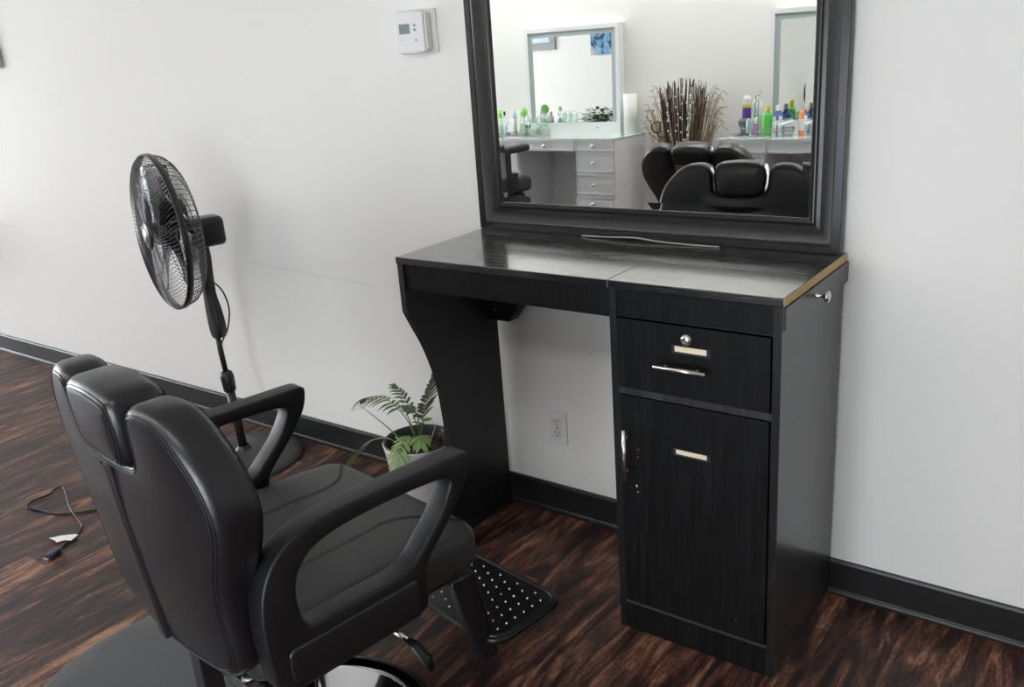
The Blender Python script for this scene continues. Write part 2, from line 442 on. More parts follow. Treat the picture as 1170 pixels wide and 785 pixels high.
# ceiling lights: lay-in troffers flush under the ceiling
first = None
LIGHTS = [(-6.4, -3.05), (-4.8, -3.05), (-3.2, -3.05), (-1.6, -3.05), (0., -3.05)]
for i, (x, y) in enumerate(LIGHTS):
    if first is None:
        t = thing('ceiling_light', 'white recessed ceiling light panel', 'light', (x, y, RH), 0, 'ceiling light panels')
        fr = MB()
        for a in ((-.60, .60, -.3, -.27), (-.60, .60, .27, .3), (-.60, -.57, -.27, .27), (.57, .60, -.27, .27)): fr.box(a[0], a[1], a[2], a[3], -.025, 0)
        fr.build('light_frame', M['metal_white'], t)
        MB().box(-.57, .57, -.27, .27, -.018, -.004).build('diffuser', M['lamp'], t)
        first = t
    else:
        t = first.copy(); COL.objects.link(t); t.location = (x, y, RH)
        for ch in list(first.children):
            c = ch.copy(); COL.objects.link(c); c.parent = t

# ------------------------------------------------------------------ styling table (left part of the station)
DX0, DXM, DX1, DH, DD = -.820, -.157, .255, .931, .418
t = thing('styling_table', 'black wood-grain styling table with curved side panel, left of the cabinet', 'table', (DX0, 0, 0))
tx = lambda x: x-DX0
MB().box(0, tx(DXM)-.0008, -DD, -.002, DH-.019, DH, bev=.0012).build('tabletop', M['lam_top'], t)
side = [(-.019, 0), (-.019, DH-.0195), (-.414, DH-.0195), (-.414, .775)]
cv = crom([(-.414, .775), (-.386, .719), (-.358, .665), (-.331, .595), (-.311, .519), (-.300, .431), (-.296, .36), (-.300, .28), (-.314, .19), (-.340, .11), (-.385, .05), (-.40, .0)], 5, False)
side += [tuple(p) for p in cv[1:]]
MB().prism([(p[0], p[1]) for p in side], lambda u, v, w_: (w_, u, v), .019).build('side_panel', M['black_flat'], t)
MB().box(.0195, tx(DXM)-.0015, -.408, -.392, .840, DH-.0195).build('apron', M['lam'], t)
br = MB().prism([(.0195, .912), (.0195, .655), (.10, .655), (.135, .70), (.135, .912)], lambda u, v, w_: (u, -.065+w_, v), .045)
br.build('corner_brace', M['black_flat'], t)
MB().lathe([(0, .0005), (.004, .0008), (.005, -.001)], (.05, -.065, .69), 10, (0, -1, 0)).build('screw', M['nickel'], t)

# ------------------------------------------------------------------ storage cabinet (right part)
t = thing('storage_cabinet', 'tall black wood-grain cabinet with one drawer and one door under the mirror', 'cabinet', (DXM, 0, 0))
W_ = DX1-DXM
x = lambda v: v-DXM
c = MB()
c.box(.0012, .0195, -.4154, -.019, 0, DH-.0195)                    # left side
c.box(W_-.022, W_-.004, -.4154, -.019, 0, DH-.0195)               # right side
c.box(.0195, W_-.022, -.03, -.019, .02, DH-.02)                   # back
c.box(.0195, W_-.022, -.412, -.394, 0, .082)                      # plinth
c.box(.0195, W_-.022, -.4154, -.03, .656, .673)                   # rail between drawer and door
c.box(.0195, W_-.022, -.412, -.394, .846, DH-.0195)               # top rail
c.build('body', [M['lam_side_lit']], t)
MB().box(.0197, W_-.0222, -.4148, -.4122, .0, .0755).build('plinth_face', M['lam'], t)
MB().box(.0197, W_-.0222, -.4165, -.4122, .0765, .0865, bev=.001).build('lower_rail', M['worn'], t)
MB().box(.0212, W_-.0225, -.4150, -.4125, .848, DH-.0205).build('top_rail', M['lam'], t)
tp = MB(); tp.box(.0004, W_-.0016, -DD, -.0, DH-.0185, DH, bev=.0012)
top_o = tp.build('cabinet_top', M['lam_top'], t)
MB().box(W_-.0016, W_-.0002, -.4175, -.0, DH-.0188, DH-.0004).build('raw_edge', M['chip'], top_o, label='tan raw particle board edge')
MB().box(W_-.0222, W_-.0038, -.4158, -.4152, 0, DH-.0196).build('edge_band', M['lam_dark'], t)
MB().box(.0011, .0196, -.4158, -.4152, 0, DH-.0196).build('edge_band', M['lam_dark'], t)
fb = MB(); fb.box(W_-.0038, W_+.004, -.4165, -.0, .862, DH-.0205, bev=.0008); fb.build('filler_strip', M['lam_side_lit'], t)
dr = MB(); dr.box(x(-.1345), x(.2305), -.4215, -.4155, .6755, .8435, bev=.0012); dr = dr.build('drawer', M['lam'], t)
def bar_handle(parent, a, b, posts, r=.0052, out=.030, y=-.4215):
    h = MB(); h.tube([a, b], r, 12)
    for p in posts: h.tube([(p[0], y, p[2]), (p[0], a[1], p[2])], .0038, 10)
    return h.build('handle', M['nickel'], parent)
bar_handle(dr, (x(-.026), -.452, .752), (x(.099), -.452, .752), [(x(-.003), 0, .752), (x(.076), 0, .752)])
lk = MB(); lk.lathe([(0, .007), (.009, .007), (.010, .006), (.0125, .004), (.0135, 0)], (x(.040), -.4215, .815), 24, (0, -1, 0)); lk = lk.build('lock', M['nickel'], dr)
def label_plate(parent, cx, cz, w_, h_, y=-.4215):
    MB().box(cx-w_/2-.006, cx+w_/2+.006, y-.0004, y, cz-h_/2-.004, cz+h_/2+.002).build('label_tape', M['navy'], parent)
    MB().box(cx-w_/2+.002, cx+w_/2-.002, y-.0008, y-.0004, cz-h_/2+.001, cz+h_/2).build('label', M['label'], parent)
label_plate(dr, x(.050), .790, .080, .014)
dd = MB(); dd.box(x(-.1345), x(.2305), -.4215, -.4155, .088, .6545, bev=.0012); dd = dd.build('door', M['lam'], t)
h = MB(); h.tube([(x(-.108), -.452, .580), (x(-.108), -.452, .446)], .0052, 12)
for z in (.557, .470): h.tube([(x(-.108), -.4215, z), (x(-.108), -.452, z)], .0038, 10)
h.build('handle', M['nickel'], dd)
label_plate(dd, x(.050), .538, .080, .012)
# chipped spots of bare board on the door
for (px_, pz, s_) in ((-.096, .420, .0035), (-.092, .405, .002), (-.088, .52, .0012), (-.09, .50, .0014), (.16, .135, .0012)):
    MB().box(x(px_), x(px_)+s_, -.4218, -.4214, pz, pz+s_*1.6).build('chipped_spot', M['label'], dd)
kb = MB(); kb.lathe([(.006, 0), (.005, .003), (.0042, .012), (.0050, .018), (.012, .021), (.0135, .024), (.012, .028), (.006, .0305), (0, .031)], (W_+.004, -.232, .888), 20, (1, 0, 0))
kb.build('side_knob', M['nickel'], t)

# ------------------------------------------------------------------ framed mirror leaning on the wall
ML, MRt, MH, LEAN, FD = -.8265, .2462, 1.20, .0105, .021
mt = thing('wall_mirror', 'large rectangular mirror in a wide espresso black frame leaning above the black table', 'mirror', (ML, -.034, DH))
mt.rotation_euler = (-LEAN, 0, 0)
MW = MRt-ML
prof = [(0, -.0), (0, .0185), (.0015, .0205), (.020, .021), (.0210, .0188), (.026, .0152), (.032, .0116), (.038, .0086), (.045, .0064), (.054, .0054), (.063, .0060), (.068, .0085), (.071, .0092), (.079, .0085), (.081, .007), (.081, 0)]
f = MB(); cor = []
for (cx, cz, sx, sz) in ((0, 0, 1, 1), (MW, 0, -1, 1), (MW, MH, -1, -1), (0, MH, 1, -1)):
    cor.append([f.bm.verts.new((cx+sx*u, FD-h_, cz+sz*u)) for u, h_ in prof])
for i in range(4):
    A, B = cor[i], cor[(i+1) % 4]
    for k in range(len(prof)):
        k2 = (k+1) % len(prof)
        f._f(f.bm.faces.new([A[k], B[k], B[k2], A[k2]]), 3 < k < 9)
f.build('mirror_frame', M['frame'], mt)
g = MB(); GI = .0800; BW = .020; yb = FD-.0045; yi = yb+.0004
o_ = [(GI, GI), (MW-GI, GI), (MW-GI, MH-GI), (GI, MH-GI)]; i_ = [(GI+BW, GI+BW), (MW-GI-BW, GI+BW), (MW-GI-BW, MH-GI-BW), (GI+BW, MH-GI-BW)]
VO = [g.bm.verts.new((a, yb, c_)) for a, c_ in o_]; VI = [g.bm.verts.new((a, yi, c_)) for a, c_ in i_]
BK = [g.bm.verts.new((a, yb+.003, c_)) for a, c_ in o_]
g._f(g.bm.faces.new(VI), False)
for k in range(4):
    g._f(g.bm.faces.new([VO[k], VO[(k+1) % 4], VI[(k+1) % 4], VI[k]]), False)
    g._f(g.bm.faces.new([VO[k], VO[(k+1) % 4], BK[(k+1) % 4], BK[k]]), False)
g._f(g.bm.faces.new(BK[::-1]), False)
g.build('mirror_glass', M['mirror'], mt)

# loose edge strip on the table in front of the mirror foot
b = MB(); pts = crom([(-.458, -.043, DH+.003), (-.38, -.047, DH+.005), (-.289, -.048, DH+.009), (-.22, -.052, DH+.005), (-.155, -.052, DH+.003), (-.10, -.050, DH+.002), (-.048, -.048, DH+.002)], 6, False)
for i in range(len(pts)-1):
    p, q = pts[i], pts[i+1]
    if i == 0: pa = [b.bm.verts.new(p+Vector(d)) for d in ((0, -.0035, 0), (0, .0035, 0), (0, .0035, .0016), (0, -.0035, .0016))]
    pb = [b.bm.verts.new(q+Vector(d)) for d in ((0, -.0035, 0), (0, .0035, 0), (0, .0035, .0016), (0, -.0035, .0016))]
    for k in range(4): b._f(b.bm.faces.new([pa[k], pa[(k+1) % 4], pb[(k+1) % 4], pb[k]]), False)
    if i == 0: b._f(b.bm.faces.new(pa[::-1]), False)
    pa = pb
b._f(b.bm.faces.new(pa), False)
b.build('edge_strip', M['strip'], None, label='thin pale loose edging strip lying on the tabletop at the mirror foot', category='strip')

# ------------------------------------------------------------------ outlet and thermostat
ot = thing('wall_outlet', 'white duplex power outlet on the wall beneath the black table', 'outlet', (-.6062, 0, .3018))
MB().box(-.035, .035, -.006, 0, -.057, .057, bev=.003).build('cover_plate', M['white_pl'], ot)
for z in (.0195, -.0195):
    oc = [(.0165*max(-1, min(1, 1.25*cos(a))), z+.0145*sin(a)) for a in [2*pi*k/24 for k in range(24)]]
    rc = MB().prism(oc, lambda u, v, w_: (u, -.0062-w_, v), .0016).build('receptacle', M['ivory'], ot)
    s_ = MB(); s_.box(-.0075, -.0055, -.0083, -.0077, z+.001, z+.009); s_.box(.0050, .0070, -.0083, -.0077, z+.002, z+.008)
    s_.lathe([(0, .0003), (.0024, .0003), (.0024, -.0003)], (0, -.0080, z-.007), 10, (0, -1, 0)); s_.build('slot', M['dark'], rc)
MB().lathe([(0, .001), (.003, .0006), (.0034, 0)], (0, -.006, 0), 10, (0, -1, 0)).build('screw', M['nickel'], ot)
th = thing('thermostat', 'white programmable thermostat on a beige wall plate left of the mirror', 'thermostat', (-1.025, 0, 1.508))
MB().box(-.075, .073, -.008, 0, -.062, .062, bev=.004).build('wall_plate', M['ivory'], th)
face = []
for i in range(13):
    u = -1+i/6; face.append((.056*u-.008, -.056-.005*(1-u*u)))
for i in range(13):
    u = 1-i/6; face.append((.056*u-.008, .052+.006*(1-u*u)))
bd = MB(); bd.slab([dense(face, .008)], .026, .003, lambda u, v, w_: (u, -.0215-w_, v), grid=.02); bd = bd.build('thermostat_body', M['white_pl'], th)
MB().box(-.048, -.006, -.0352, -.0344, -.004, .024).build('screen', M['lcd'], bd)
_p = lambda l: MB().prism(l, lambda u, v, w_: (u, -.0346-w_, v), .0008).build('button', M['grey_mark'], bd)
_p([(.008, .015), (.020, .015), (.014, .024)]); _p([(.008, .009), (.014, .000), (.020, .009)])
_p([(.014, -.019), (.018, -.019), (.018, -.027), (.014, -.027)]); _p([(-.046, -.022), (-.042, -.022), (-.044, -.018)])
MB().box(.050, .057, -.0315, -.011, -.050, .050, bev=.001).build('side_cover', M['ivory'], bd)

# ------------------------------------------------------------------ pictures on the front wall
def picture(label, x0, x1, z0, z1, fw, fm, pm, dep=.025):
    t_ = thing('framed_picture', label, 'picture', ((x0+x1)/2, 0, z0))
    a = (x1-x0)/2; hh = z1-z0
    if fw:
        q = MB(); q.box(-a, a, -dep, -.001, 0, fw, bev=.003); q.box(-a, a, -dep, -.001, hh-fw, hh, bev=.003)
        q.box(-a, -a+fw, -dep, -.001, fw, hh-fw, bev=.003); q.box(a-fw, a, -dep, -.001, fw, hh-fw, bev=.003)
        q.build('picture_frame', fm, t_)
    MB().box(-a+fw, a-fw, -dep*.7, -.002, fw, hh-fw).build('canvas', pm, t_)
    return t_
picture('pale silver framed picture at the left edge of the wall beside the fan', -4.20, -3.615, 1.516, 2.05, .05, mat('pale_grey_frame', (.42, .44, .41), .5), M['print_pale'])
picture('silver leaf framed pale blue print reflected in the small vanity mirror', -6.05, -5.33, 1.487, 2.0, .085, M['silver'], M['print_pale'])
picture('blue and pink abstract canvas reflected in the small vanity mirror', -4.84, -4.45, 1.40, 1.95, 0, None, M['painting'])

# ------------------------------------------------------------------ salon chair
BO = [(0, .43), (.13, .432), (.225, .447), (.262, .50), (.266, .58), (.280, .65), (.308, .715), (.326, .775), (.322, .83), (.300, .88), (.262, .925), (.22, .953), (.18, .960), (.145, .957), (.122, .940), (.113, .90), (.111, .868), (.094, .843), (0, .836)]
def back_y(x_, z_):   # centre surface of the backrest: leans a little and wraps forward at its sides
    return .006-.030*(z_-.43)/.45+.28*x_*x_
def salon_chair(label, loc, yaw, raise_=0., recline=0., mount=None, post=False):
    t_ = thing('salon_chair', label, 'chair', loc, yaw, 'salon chairs')
    R0 = raise_
    # base
    b_ = MB(); b_.lathe([(0, .052), (.05, .052), (.06, .048), (.14, .036), (.22, .027), (.262, .020), (.262, .012)], (0, .25, 0), 64); b_ = b_.build('base', M['chrome'], t_)
    MB().lathe([(.262, .024), (.272, .024), (.281, .016), (.284, .006), (.282, .0), (.262, 0)], (0, .25, 0), 64).build('base_rim', M['rubber'], b_)
    q = MB(); q.cyl((0, .25, .045), (0, .25, .24), .045, 28); q.cyl((0, .25, .24), (0, .25, .37+R0), .028, 24); q.lathe([(.06, .045), (.058, .06), (.047, .07)], (0, .25, 0), 28)
    q.build('column', M['chrome'], t_)
    q = MB(); q.box(-.21, .21, .06, .50, .385+R0, .408+R0, bev=.004); q.box(-.09, .09, .14, .36, .355+R0, .385+R0, bev=.003)
    q.box(-.252, -.215, .05, .40, .37+R0, .41+R0, bev=.004); q.box(.215, .252, .05, .40, .37+R0, .41+R0, bev=.004)
    q.build('seat_frame', M['plastic'], t_)
    # pump lever on the right-hand side
    q = MB(); q.tube([(.10, .31, .372+R0), (.24, .335, .365+R0), (.268, .345, .352+R0)], .0055, 10); lv = q.build('lever', M['chrome'], t_)
    q = MB(); q.tube([(.262, .342, .356+R0), (.285, .352, .340+R0), (.305, .360, .316+R0), (.311, .364, .292+R0)], [.007, .014, .015, .010], 12, flat=.55); q.build('lever_grip', M['rubber'], lv)
    # seat
    s_ = MB(); out = dense(rrect(-.268, .268, .035, .572, .055), .02)
    def seatf(u, v, w_):
        z_ = .463+R0+w_
        if w_ > 0: z_ += .010*sin(min(1, max(0, (v-.035)/.537))*pi)-.006*max(0, (v-.45)/.12)
        return (u, v, z_)
    s_.slab([out], .098, .028, seatf, bulge=.004, bw=.03); s_ = s_.build('seat', M['leather_seat_lit'], t_)
    q = MB()
    for sx in (1, -1):
        for off in (0, .007):
            base_ = [(-.118, .10), (-.118, .26), (-.117, .36), (-.114, .43), (-.135, .485), (-.19, .530), (-.222, .553)]
            pp = crom([(sx*(bx-off), by) for bx, by in base_], 5, False)
            q.tube([(p.x, p.y, seatf(p.x, p.y, .049)[2]+.0036) for p in pp], .0011, 5)
    q.tube([(p[0]*.965, .3035+(p[1]-.3035)*.965, seatf(p[0], p[1], .040)[2]+.0015) for p in out], .0016, 5, closed=True)
    q.build('seam', M['thread'], s_)
    # backrest (its own hinge so it can recline)
    hinge = Vector((0, .03, .44+R0)); rm = Matrix.Rotation(recline, 4, 'X')
    def T_(p):
        p = Vector(p)+Vector((0, 0, R0)); return (rm @ (p-hinge))+hinge
    loop = BO+[(-a, b2) for a, b2 in BO[-2:0:-1]]
    loop = [tuple(p) for p in crom(loop, 5)]
    TH = .088
    bk = MB(); bk.slab([loop], TH, .026, lambda u, v, w_: T_((u, back_y(u, v)+.02+w_*(.80+.20*min(1, (v-.43)/.3)), v)), bulge=.005, bw=.05, grid=.03)
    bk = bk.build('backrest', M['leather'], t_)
    q = MB()
    for sg, oo in ((1, .013), (-1, .013), (1, .019), (-1, .019)):
        pts_ = []
        n_ = len(loop)
        for i in range(n_):
            a = Vector(loop[i-1]); c_ = Vector(loop[(i+1) % n_]); tt = (c_-a).normalized(); nn = Vector((-tt.y, tt.x))
            p = Vector(loop[i])+nn*oo
            o2 = min(oo/.026, 1); hgt = TH/2-.026+.026*sqrt(1-(1-o2)**2)+.0006
            pts_.append(T_((p.x, back_y(p.x, p.y)+.02+sg*hgt*(.80+.20*min(1, (p.y-.43)/.3)), p.y)))
        q.tube(pts_, .0010, 4, closed=True)
    q.build('seam', M['thread'], bk)
    # raised pleat down the middle of the back
    q = MB()
    for i in range(18):
        z1_ = .445+i*(.372/17)
        row = []
        for u, d_ in ((-.019, 0), (-.016, .004), (-.006, .0055), (.004, .0045), (.012, .0055), (.016, .0045), (.0185, -.003)):
            row.append(q.bm.verts.new(T_((u, back_y(u, z1_)+.02-TH/2*(.80+.20*min(1, (z1_-.43)/.3))-.0052-d_+.001, z1_))))
        if i:
            for k in range(6): q._f(q.bm.faces.new([prev[k], prev[k+1], row[k+1], row[k]]), True)
        prev = row
    q.build('centre_pleat', M['leather'], bk)
    # headrest block in the notch
    hd = MB(); hl = [tuple(p) for p in crom([(0, .819), (.06, .821), (.090, .835), (.103, .865), (.107, .91), (.101, .946), (.083, .962), (.04, .968), (0, .970), (-.04, .968), (-.083, .962), (-.101, .946), (-.107, .91), (-.103, .865), (-.090, .835), (-.06, .821)], 4)]
    hd.slab([hl], .108, .03, lambda u, v, w_: T_((u*.985, back_y(0, v)+.022+w_, v)), bulge=.006, bw=.04)
    hd = hd.build('headrest', M['leather'], t_)
    q = MB()
    for sg in (1, -1):
        for oo in (.012, .018):
            pts_ = []
            for i in range(len(hl)):
                a = Vector(hl[i-1]); c_ = Vector(hl[(i+1) % len(hl)]); tt = (c_-a).normalized(); nn = Vector((-tt.y, tt.x)); p = Vector(hl[i])+nn*oo
                hgt = .054-.03+.03*sqrt(1-(1-oo/.03)**2)+.0006
                pts_.append(T_((p.x*.985, back_y(0, p.y)+.022+sg*hgt, p.y)))
            q.tube(pts_, .0010, 4, closed=True)
    q.build('seam', M['thread'], hd)
    if mount:
        q = MB(); bb = bmesh.new(); bmesh.ops.create_cube(bb, size=1)
        for v in bb.verts: v.co = T_((v.co.x*.15, back_y(0, .86)+.022-.054-.008+v.co.y*.006, .862+v.co.z*.030))
        q.join(bb, False); q.build('headrest_bracket', M['brown'], t_, label='brown headrest bracket')
    # recliner under the back
    q = MB(); q.box(.0, .045, .02, .06, .29+R0, .43+R0, bev=.003); q.build('back_bracket', M['plastic'], t_)
    q = MB(); q.box(.02, .17, .045, .10, .355+R0, .378+R0, bev=.003); q.tube([(.05, .06, .345+R0), (.05, .20, .33+R0)], .009, 10); q.tube([(.15, .05, .380+R0), (.19, .12, .35+R0)], .008, 10)
    q.build('recliner', M['steel'], t_)
    # arms
    ao = [tuple(p) for p in crom([(.045, .445), (.037, .50), (.035, .57), (.045, .635), (.075, .685), (.125, .714), (.20, .724), (.30, .723), (.40, .721), (.470, .720), (.502, .717), (.509, .703), (.497, .660), (.455, .605), (.412, .562), (.385, .532), (.377, .50), (.374, .455), (.355, .430), (.25, .430), (.13, .430), (.065, .432)], 4)]
    ah = [tuple(p) for p in crom([(.112, .548), (.104, .60), (.115, .645), (.150, .676), (.21, .689), (.30, .692), (.39, .689), (.445, .682), (.455, .664), (.425, .615), (.380, .570), (.345, .541), (.30, .532), (.20, .534), (.135, .534)], 4)]
    for sx in (1, -1):
        if post:
            q = MB(); q.slab([dense(rrect(-.036, .036, .13, .47, .034), .02)], .045, .016, lambda u, v, w_: (sx*.29+u, v, .715+R0+w_), grid=.04, n=3); a_ = q.build('armrest', M['arm'], t_)
            q = MB(); q.box(sx*.29-.012, sx*.29+.012, .20, .26, .54+R0, .70+R0, bev=.006); q.build('arm_post', M['plastic'], a_)
            q = MB(); q.box(sx*.285-.02, sx*.285+.02, .12, .33, .44+R0, .565+R0, bev=.012, seg=3); q.build('arm_bracket', M['arm'], a_)
            MB().lathe([(0, .004), (.010, .004), (.012, 0)], (sx*.305, .22, .505+R0), 14, (sx, 0, 0)).build('bolt', M['dark'], a_)
            continue
        a_ = MB(); a_.slab([ao, ah], .050, .0055, lambda u, v, w_: (sx*(.293+w_), u, v+R0), grid=.04, n=3); a_ = a_.build('armrest', M['arm'], t_)
        pl = dense(rrect(.070, .352, .444, .512, .014), .02)
        q = MB(); q.slab([pl], .010, .0045, lambda u, v, w_: (sx*(.318+w_), u, v+R0), bulge=.003, grid=.03, n=3); q.build('side_pad', M['leather'], a_)
    # leg rest and footrest
    lo = [(.520, .365), (.578, .365), (.590, .35), (.640, .125), (.636, .108), (.590, .108), (.580, .12), (.523, .340)]
    for sx in (1, -1):
        q = MB(); q.slab([dense(lo, .02)], .030, .010, lambda u, v, w_: (sx*.190+w_, u, v+R0), grid=.05, n=3); q.build('side_plate', M['leather'], t_)
    for sx in (1, -1):
        q = MB(); q.tube([(sx*.13, .44, .395+R0), (sx*.15, .50, .375+R0), (sx*.15, .535, .34+R0)], .009, 10); q.build('hinge_rod', M['chrome'], t_)
        MB().box(sx*.19-.012, sx*.19+.012, .43, .545, .365+R0, .395+R0, bev=.003).build('hinge_bar', M['plastic'], t_)
    fp = MB(); fl_ = dense(rrect(-.24, .24, .600, .835, .045), .025)
    fp.slab([fl_], .018, .007, lambda u, v, w_: (u, v, .166+R0+w_), grid=.04, n=3)
    fp.tube([(p[0]*.955, .7175+(p[1]-.7175)*.91, .1735+R0) for p in rrect(-.24, .24, .600, .835, .045)], .006, 8, closed=True); fp = fp.build('footrest', M['rubber'], t_)
    sd = None
    if raise_ == 0:
        for i in range(14):
            for j in range(7):
                cx, cy = -.2015+i*.031, .626+j*.029+(.0145 if i % 2 else 0)
                if cy > .812: continue
                if sd is None: sd = MB().lathe([(0, .0045), (.0020, .0038), (.0032, .001), (.0032, 0)], (0, 0, 0), 8).build('stud', M['chrome'], fp, (cx, cy, .1735))
                else:
                    o = sd.copy(); COL.objects.link(o); o.parent = fp; o.location = (cx, cy, .1735)
    return t_
salon_chair('black leather salon chair in the foreground facing the large framed mirror', (-.568, -1.383, 0), -radians(8.97))

# ------------------------------------------------------------------ contour mat behind the chair base
cx, cy, R_ = -.905, -1.19, .41; bx, by, br_ = -.529, -1.136, .30
pts = []
for k in range(96):
    a = 2*pi*k/96; p = Vector((cx+R_*cos(a), cy+R_*sin(a)))
    if (p-Vector((bx, by))).length > br_: pts.append(p)
    else: pts.append(None)
i0 = next(i for i in range(96) if pts[i] is not None and pts[i-1] is None)
arc = []
i = i0
while pts[i % 96] is not None: arc.append(pts[i % 96]); i += 1
a0 = math.atan2(arc[-1].y-by, arc[-1].x-bx); a1 = math.atan2(arc[0].y-by, arc[0].x-bx)
a0 %= 2*pi; a1 %= 2*pi
inner = [Vector((bx+br_*cos(a0+(a1-a0)*k/20), by+br_*sin(a0+(a1-a0)*k/20))) for k in range(1, 20)]
b = MB(); b.slab([[tuple(p) for p in arc+inner]], .014, .006, lambda u, v, w_: (u-cx, v-cy, .007+w_*min(1, .999)), bulge=.0, grid=.06, n=4)
b.build('floor_mat', M['mat'], None, (cx, cy, 0), label='grey rubber anti-fatigue mat on the floor behind the foreground chair', category='mat')

# ------------------------------------------------------------------ pedestal fan
ft = thing('pedestal_fan', 'black pedestal fan with round wire grille standing against the wall', 'fan', (-1.915, -.247, 0))
FO = Vector((-1.915, -.247, 0))
L_ = lambda *p: tuple(Vector(p)-FO)
MB().lathe([(0, .040), (.05, .038), (.13, .034), (.19, .026), (.215, .014), (.219, .004), (.217, 0), (0, 0)], (0, 0, 0), 64).build('fan_base', M['fanbase'], ft)
q = MB(); q.lathe([(.034, .034), (.028, .045), (.020, .055)], (-.012, 0, 0), 24); q.tube([(-.012, 0, .03), (-.0295, 0, .28)], .0165, 18); q.build('lower_pole', M['plastic'], ft)
q = MB(); q.lathe([(.017, 0), (.023, .006), (.025, .03), (.026, .062), (.021, .080), (.013, .084)], (-.0295, 0, .275), 20, (-.07, 0, 1))
q.box(-.058, -.046, -.006, .006, .30, .335, bev=.003); q.build('height_collar', M['plastic'], ft)
MB().tube([(-.034, 0, .33), (-.050, .0, .52)], .0105, 14).build('upper_pole', M['plastic'], ft)
nk = [(-.086, .500), (-.040, .492), (-.026, .53), (-.034, .60), (-.050, .66), (-.046, .74), (-.040, .80), (-.045, .838), (-.062, .842), (-.072, .83), (-.080, .74), (-.092, .62)]
nk2 = [tuple(p) for p in crom(nk, 4)]
MB().slab([nk2], .040, .010, lambda u, v, w_: (u+.018, w_+.004, v), grid=.05).build('neck', M['plastic'], ft)
A = Vector((-.292, -.956, 0)).normalized(); CR = Vector((-1.965, -.385, .918))-FO
U = Vector((A.y, -A.x, 0)); Z = Vector((0, 0, 1))
if U.x > 0: U = -U
def fp_(r, a, d): return CR+(U*cos(a)+Z*sin(a))*r+A*d
RR = .268
# motor housing: rounded box behind the rear grille
q = MB(); mo = dense(rrect(-.052, .052, -.055, .050, .022), .02)
q.slab([mo], .118, .018, lambda u, v, w_: CR+A*(-.148+w_)+U*(u*(1+w_*1.2))+Z*(v-.018), grid=.05); q.build('motor_housing', M['plastic'], ft)
q = MB(); n = 96
def grille(name, depth_fn, r0, nw, m_, rings, twist):
    q = MB()
    for k in range(nw):
        a = 2*pi*k/nw
        q.tube([fp_(r0+(RR-r0)*t, a+twist*(1-t), depth_fn(t)) for t in (0, .2, .4, .6, .75, .87, .95, 1.)], .00125, 4, caps=False)
    for t in rings:
        q.tube([fp_(r0+(RR-r0)*t, 2*pi*k/64, depth_fn(t)) for k in range(64)], .0016, 4, closed=True)
    return q.build(name, m_, ft)
grille('front_grille', lambda t: .012+.034*sqrt(max(0, 1-t**2.6)), .048, 110, M['wire'], (.42,), .28)
grille('rear_grille', lambda t: -.012-.070*(1-t**6)**.6 if t < 1 else -.012, .055, 84, M['wire'], (.3, .6, .8), -.1)
q = MB(); q.lathe([(RR-.002, -.012), (RR+.004, -.010), (RR+.005, .008), (RR+.003, .012), (RR-.002, .011), (RR-.003, -.010), (RR-.002, -.012)], CR, 96, A); q.build('grille_rim', M['plastic'], ft)
q = MB(); q.lathe([(.050, .034), (.052, .044), (.048, .052), (.030, .056), (0, .057)], CR, 40, A); hub = q.build('hub_cap', M['plastic'], ft)
q = MB(); q.lathe([(0, .059), (.026, .059), (.028, .055)], CR, 30, A); q.build('hub_badge', M['steel'], hub, label='grey centre badge')
q = MB(); q.lathe([(0, .030), (.03, .028), (.04, .02), (.042, -.03), (.038, -.05), (0, -.05)], CR, 28, A)
for k in range(5):
    a0_ = 2*pi*k/5
    rows = []
    for i in range(9):
        r_ = .038+(.236-.038)*i/8; half = (.30+.14*sin(i/8*pi*.8))*(1 if i < 8 else .75)
        rows.append([fp_(r_, a0_+half*(j/5-.5)*2*.95+.25*i/8, -.016+.026*(j/5-.5)*2*-1+(.0)) for j in range(6)])
    vv = [[q.bm.verts.new(p) for p in row] for row in rows]; v2 = [[q.bm.verts.new(p-A*.0022) for p in row] for row in rows]
    for i in range(8):
        for j in range(5):
            q._f(q.bm.faces.new([vv[i][j], vv[i][j+1], vv[i+1][j+1], vv[i+1][j]]), True)
            q._f(q.bm.faces.new([v2[i][j], v2[i+1][j], v2[i+1][j+1], v2[i][j+1]]), True)
    for j in range(5):
        q._f(q.bm.faces.new([vv[8][j], vv[8][j+1], v2[8][j+1], v2[8][j]]), False)
    for i in range(8):
        q._f(q.bm.faces.new([vv[i][0], vv[i+1][0], v2[i+1][0], v2[i][0]]), False); q._f(q.bm.faces.new([vv[i][5], v2[i][5], v2[i+1][5], vv[i+1][5]]), False)
q.build('blades', M['blade'], ft)
cable = [(-1.955, -.225, .70), (-1.925, -.215, .665), (-1.905, -.215, .60), (-1.93, -.22, .52), (-1.985, -.225, .44), (-2.01, -.215, .30), (-2.035, -.21, .18), (-2.10, -.27, .05), (-2.14, -.36, .005), (-2.13, -.50, .0045), (-2.05, -.62, .0045), (-2.02, -.74, .0045),
         (-2.074, -.81, .0045), (-2.102, -.84, .0045), (-2.166, -.885, .0045), (-2.25, -.900, .0045), (-2.312, -.913, .0045), (-2.345, -.873, .0045), (-2.338, -.82, .0045), (-2.352, -.785, .008), (-2.34, -.764, .010), (-2.278, -.784, .010), (-2.187, -.823, .010), (-2.111, -.851, .0135),
         (-2.041, -.867, .006), (-1.987, -.884, .0045), (-1.958, -.913, .0045), (-1.94, -.95, .0045), (-1.92, -.985, .0045), (-1.902, -1.01, .006)]
q = MB(); q.tube([tuple(p-FO) for p in crom(cable, 6, False)], .0032, 6); cd = q.build('power_cord', M['rubber'], ft)
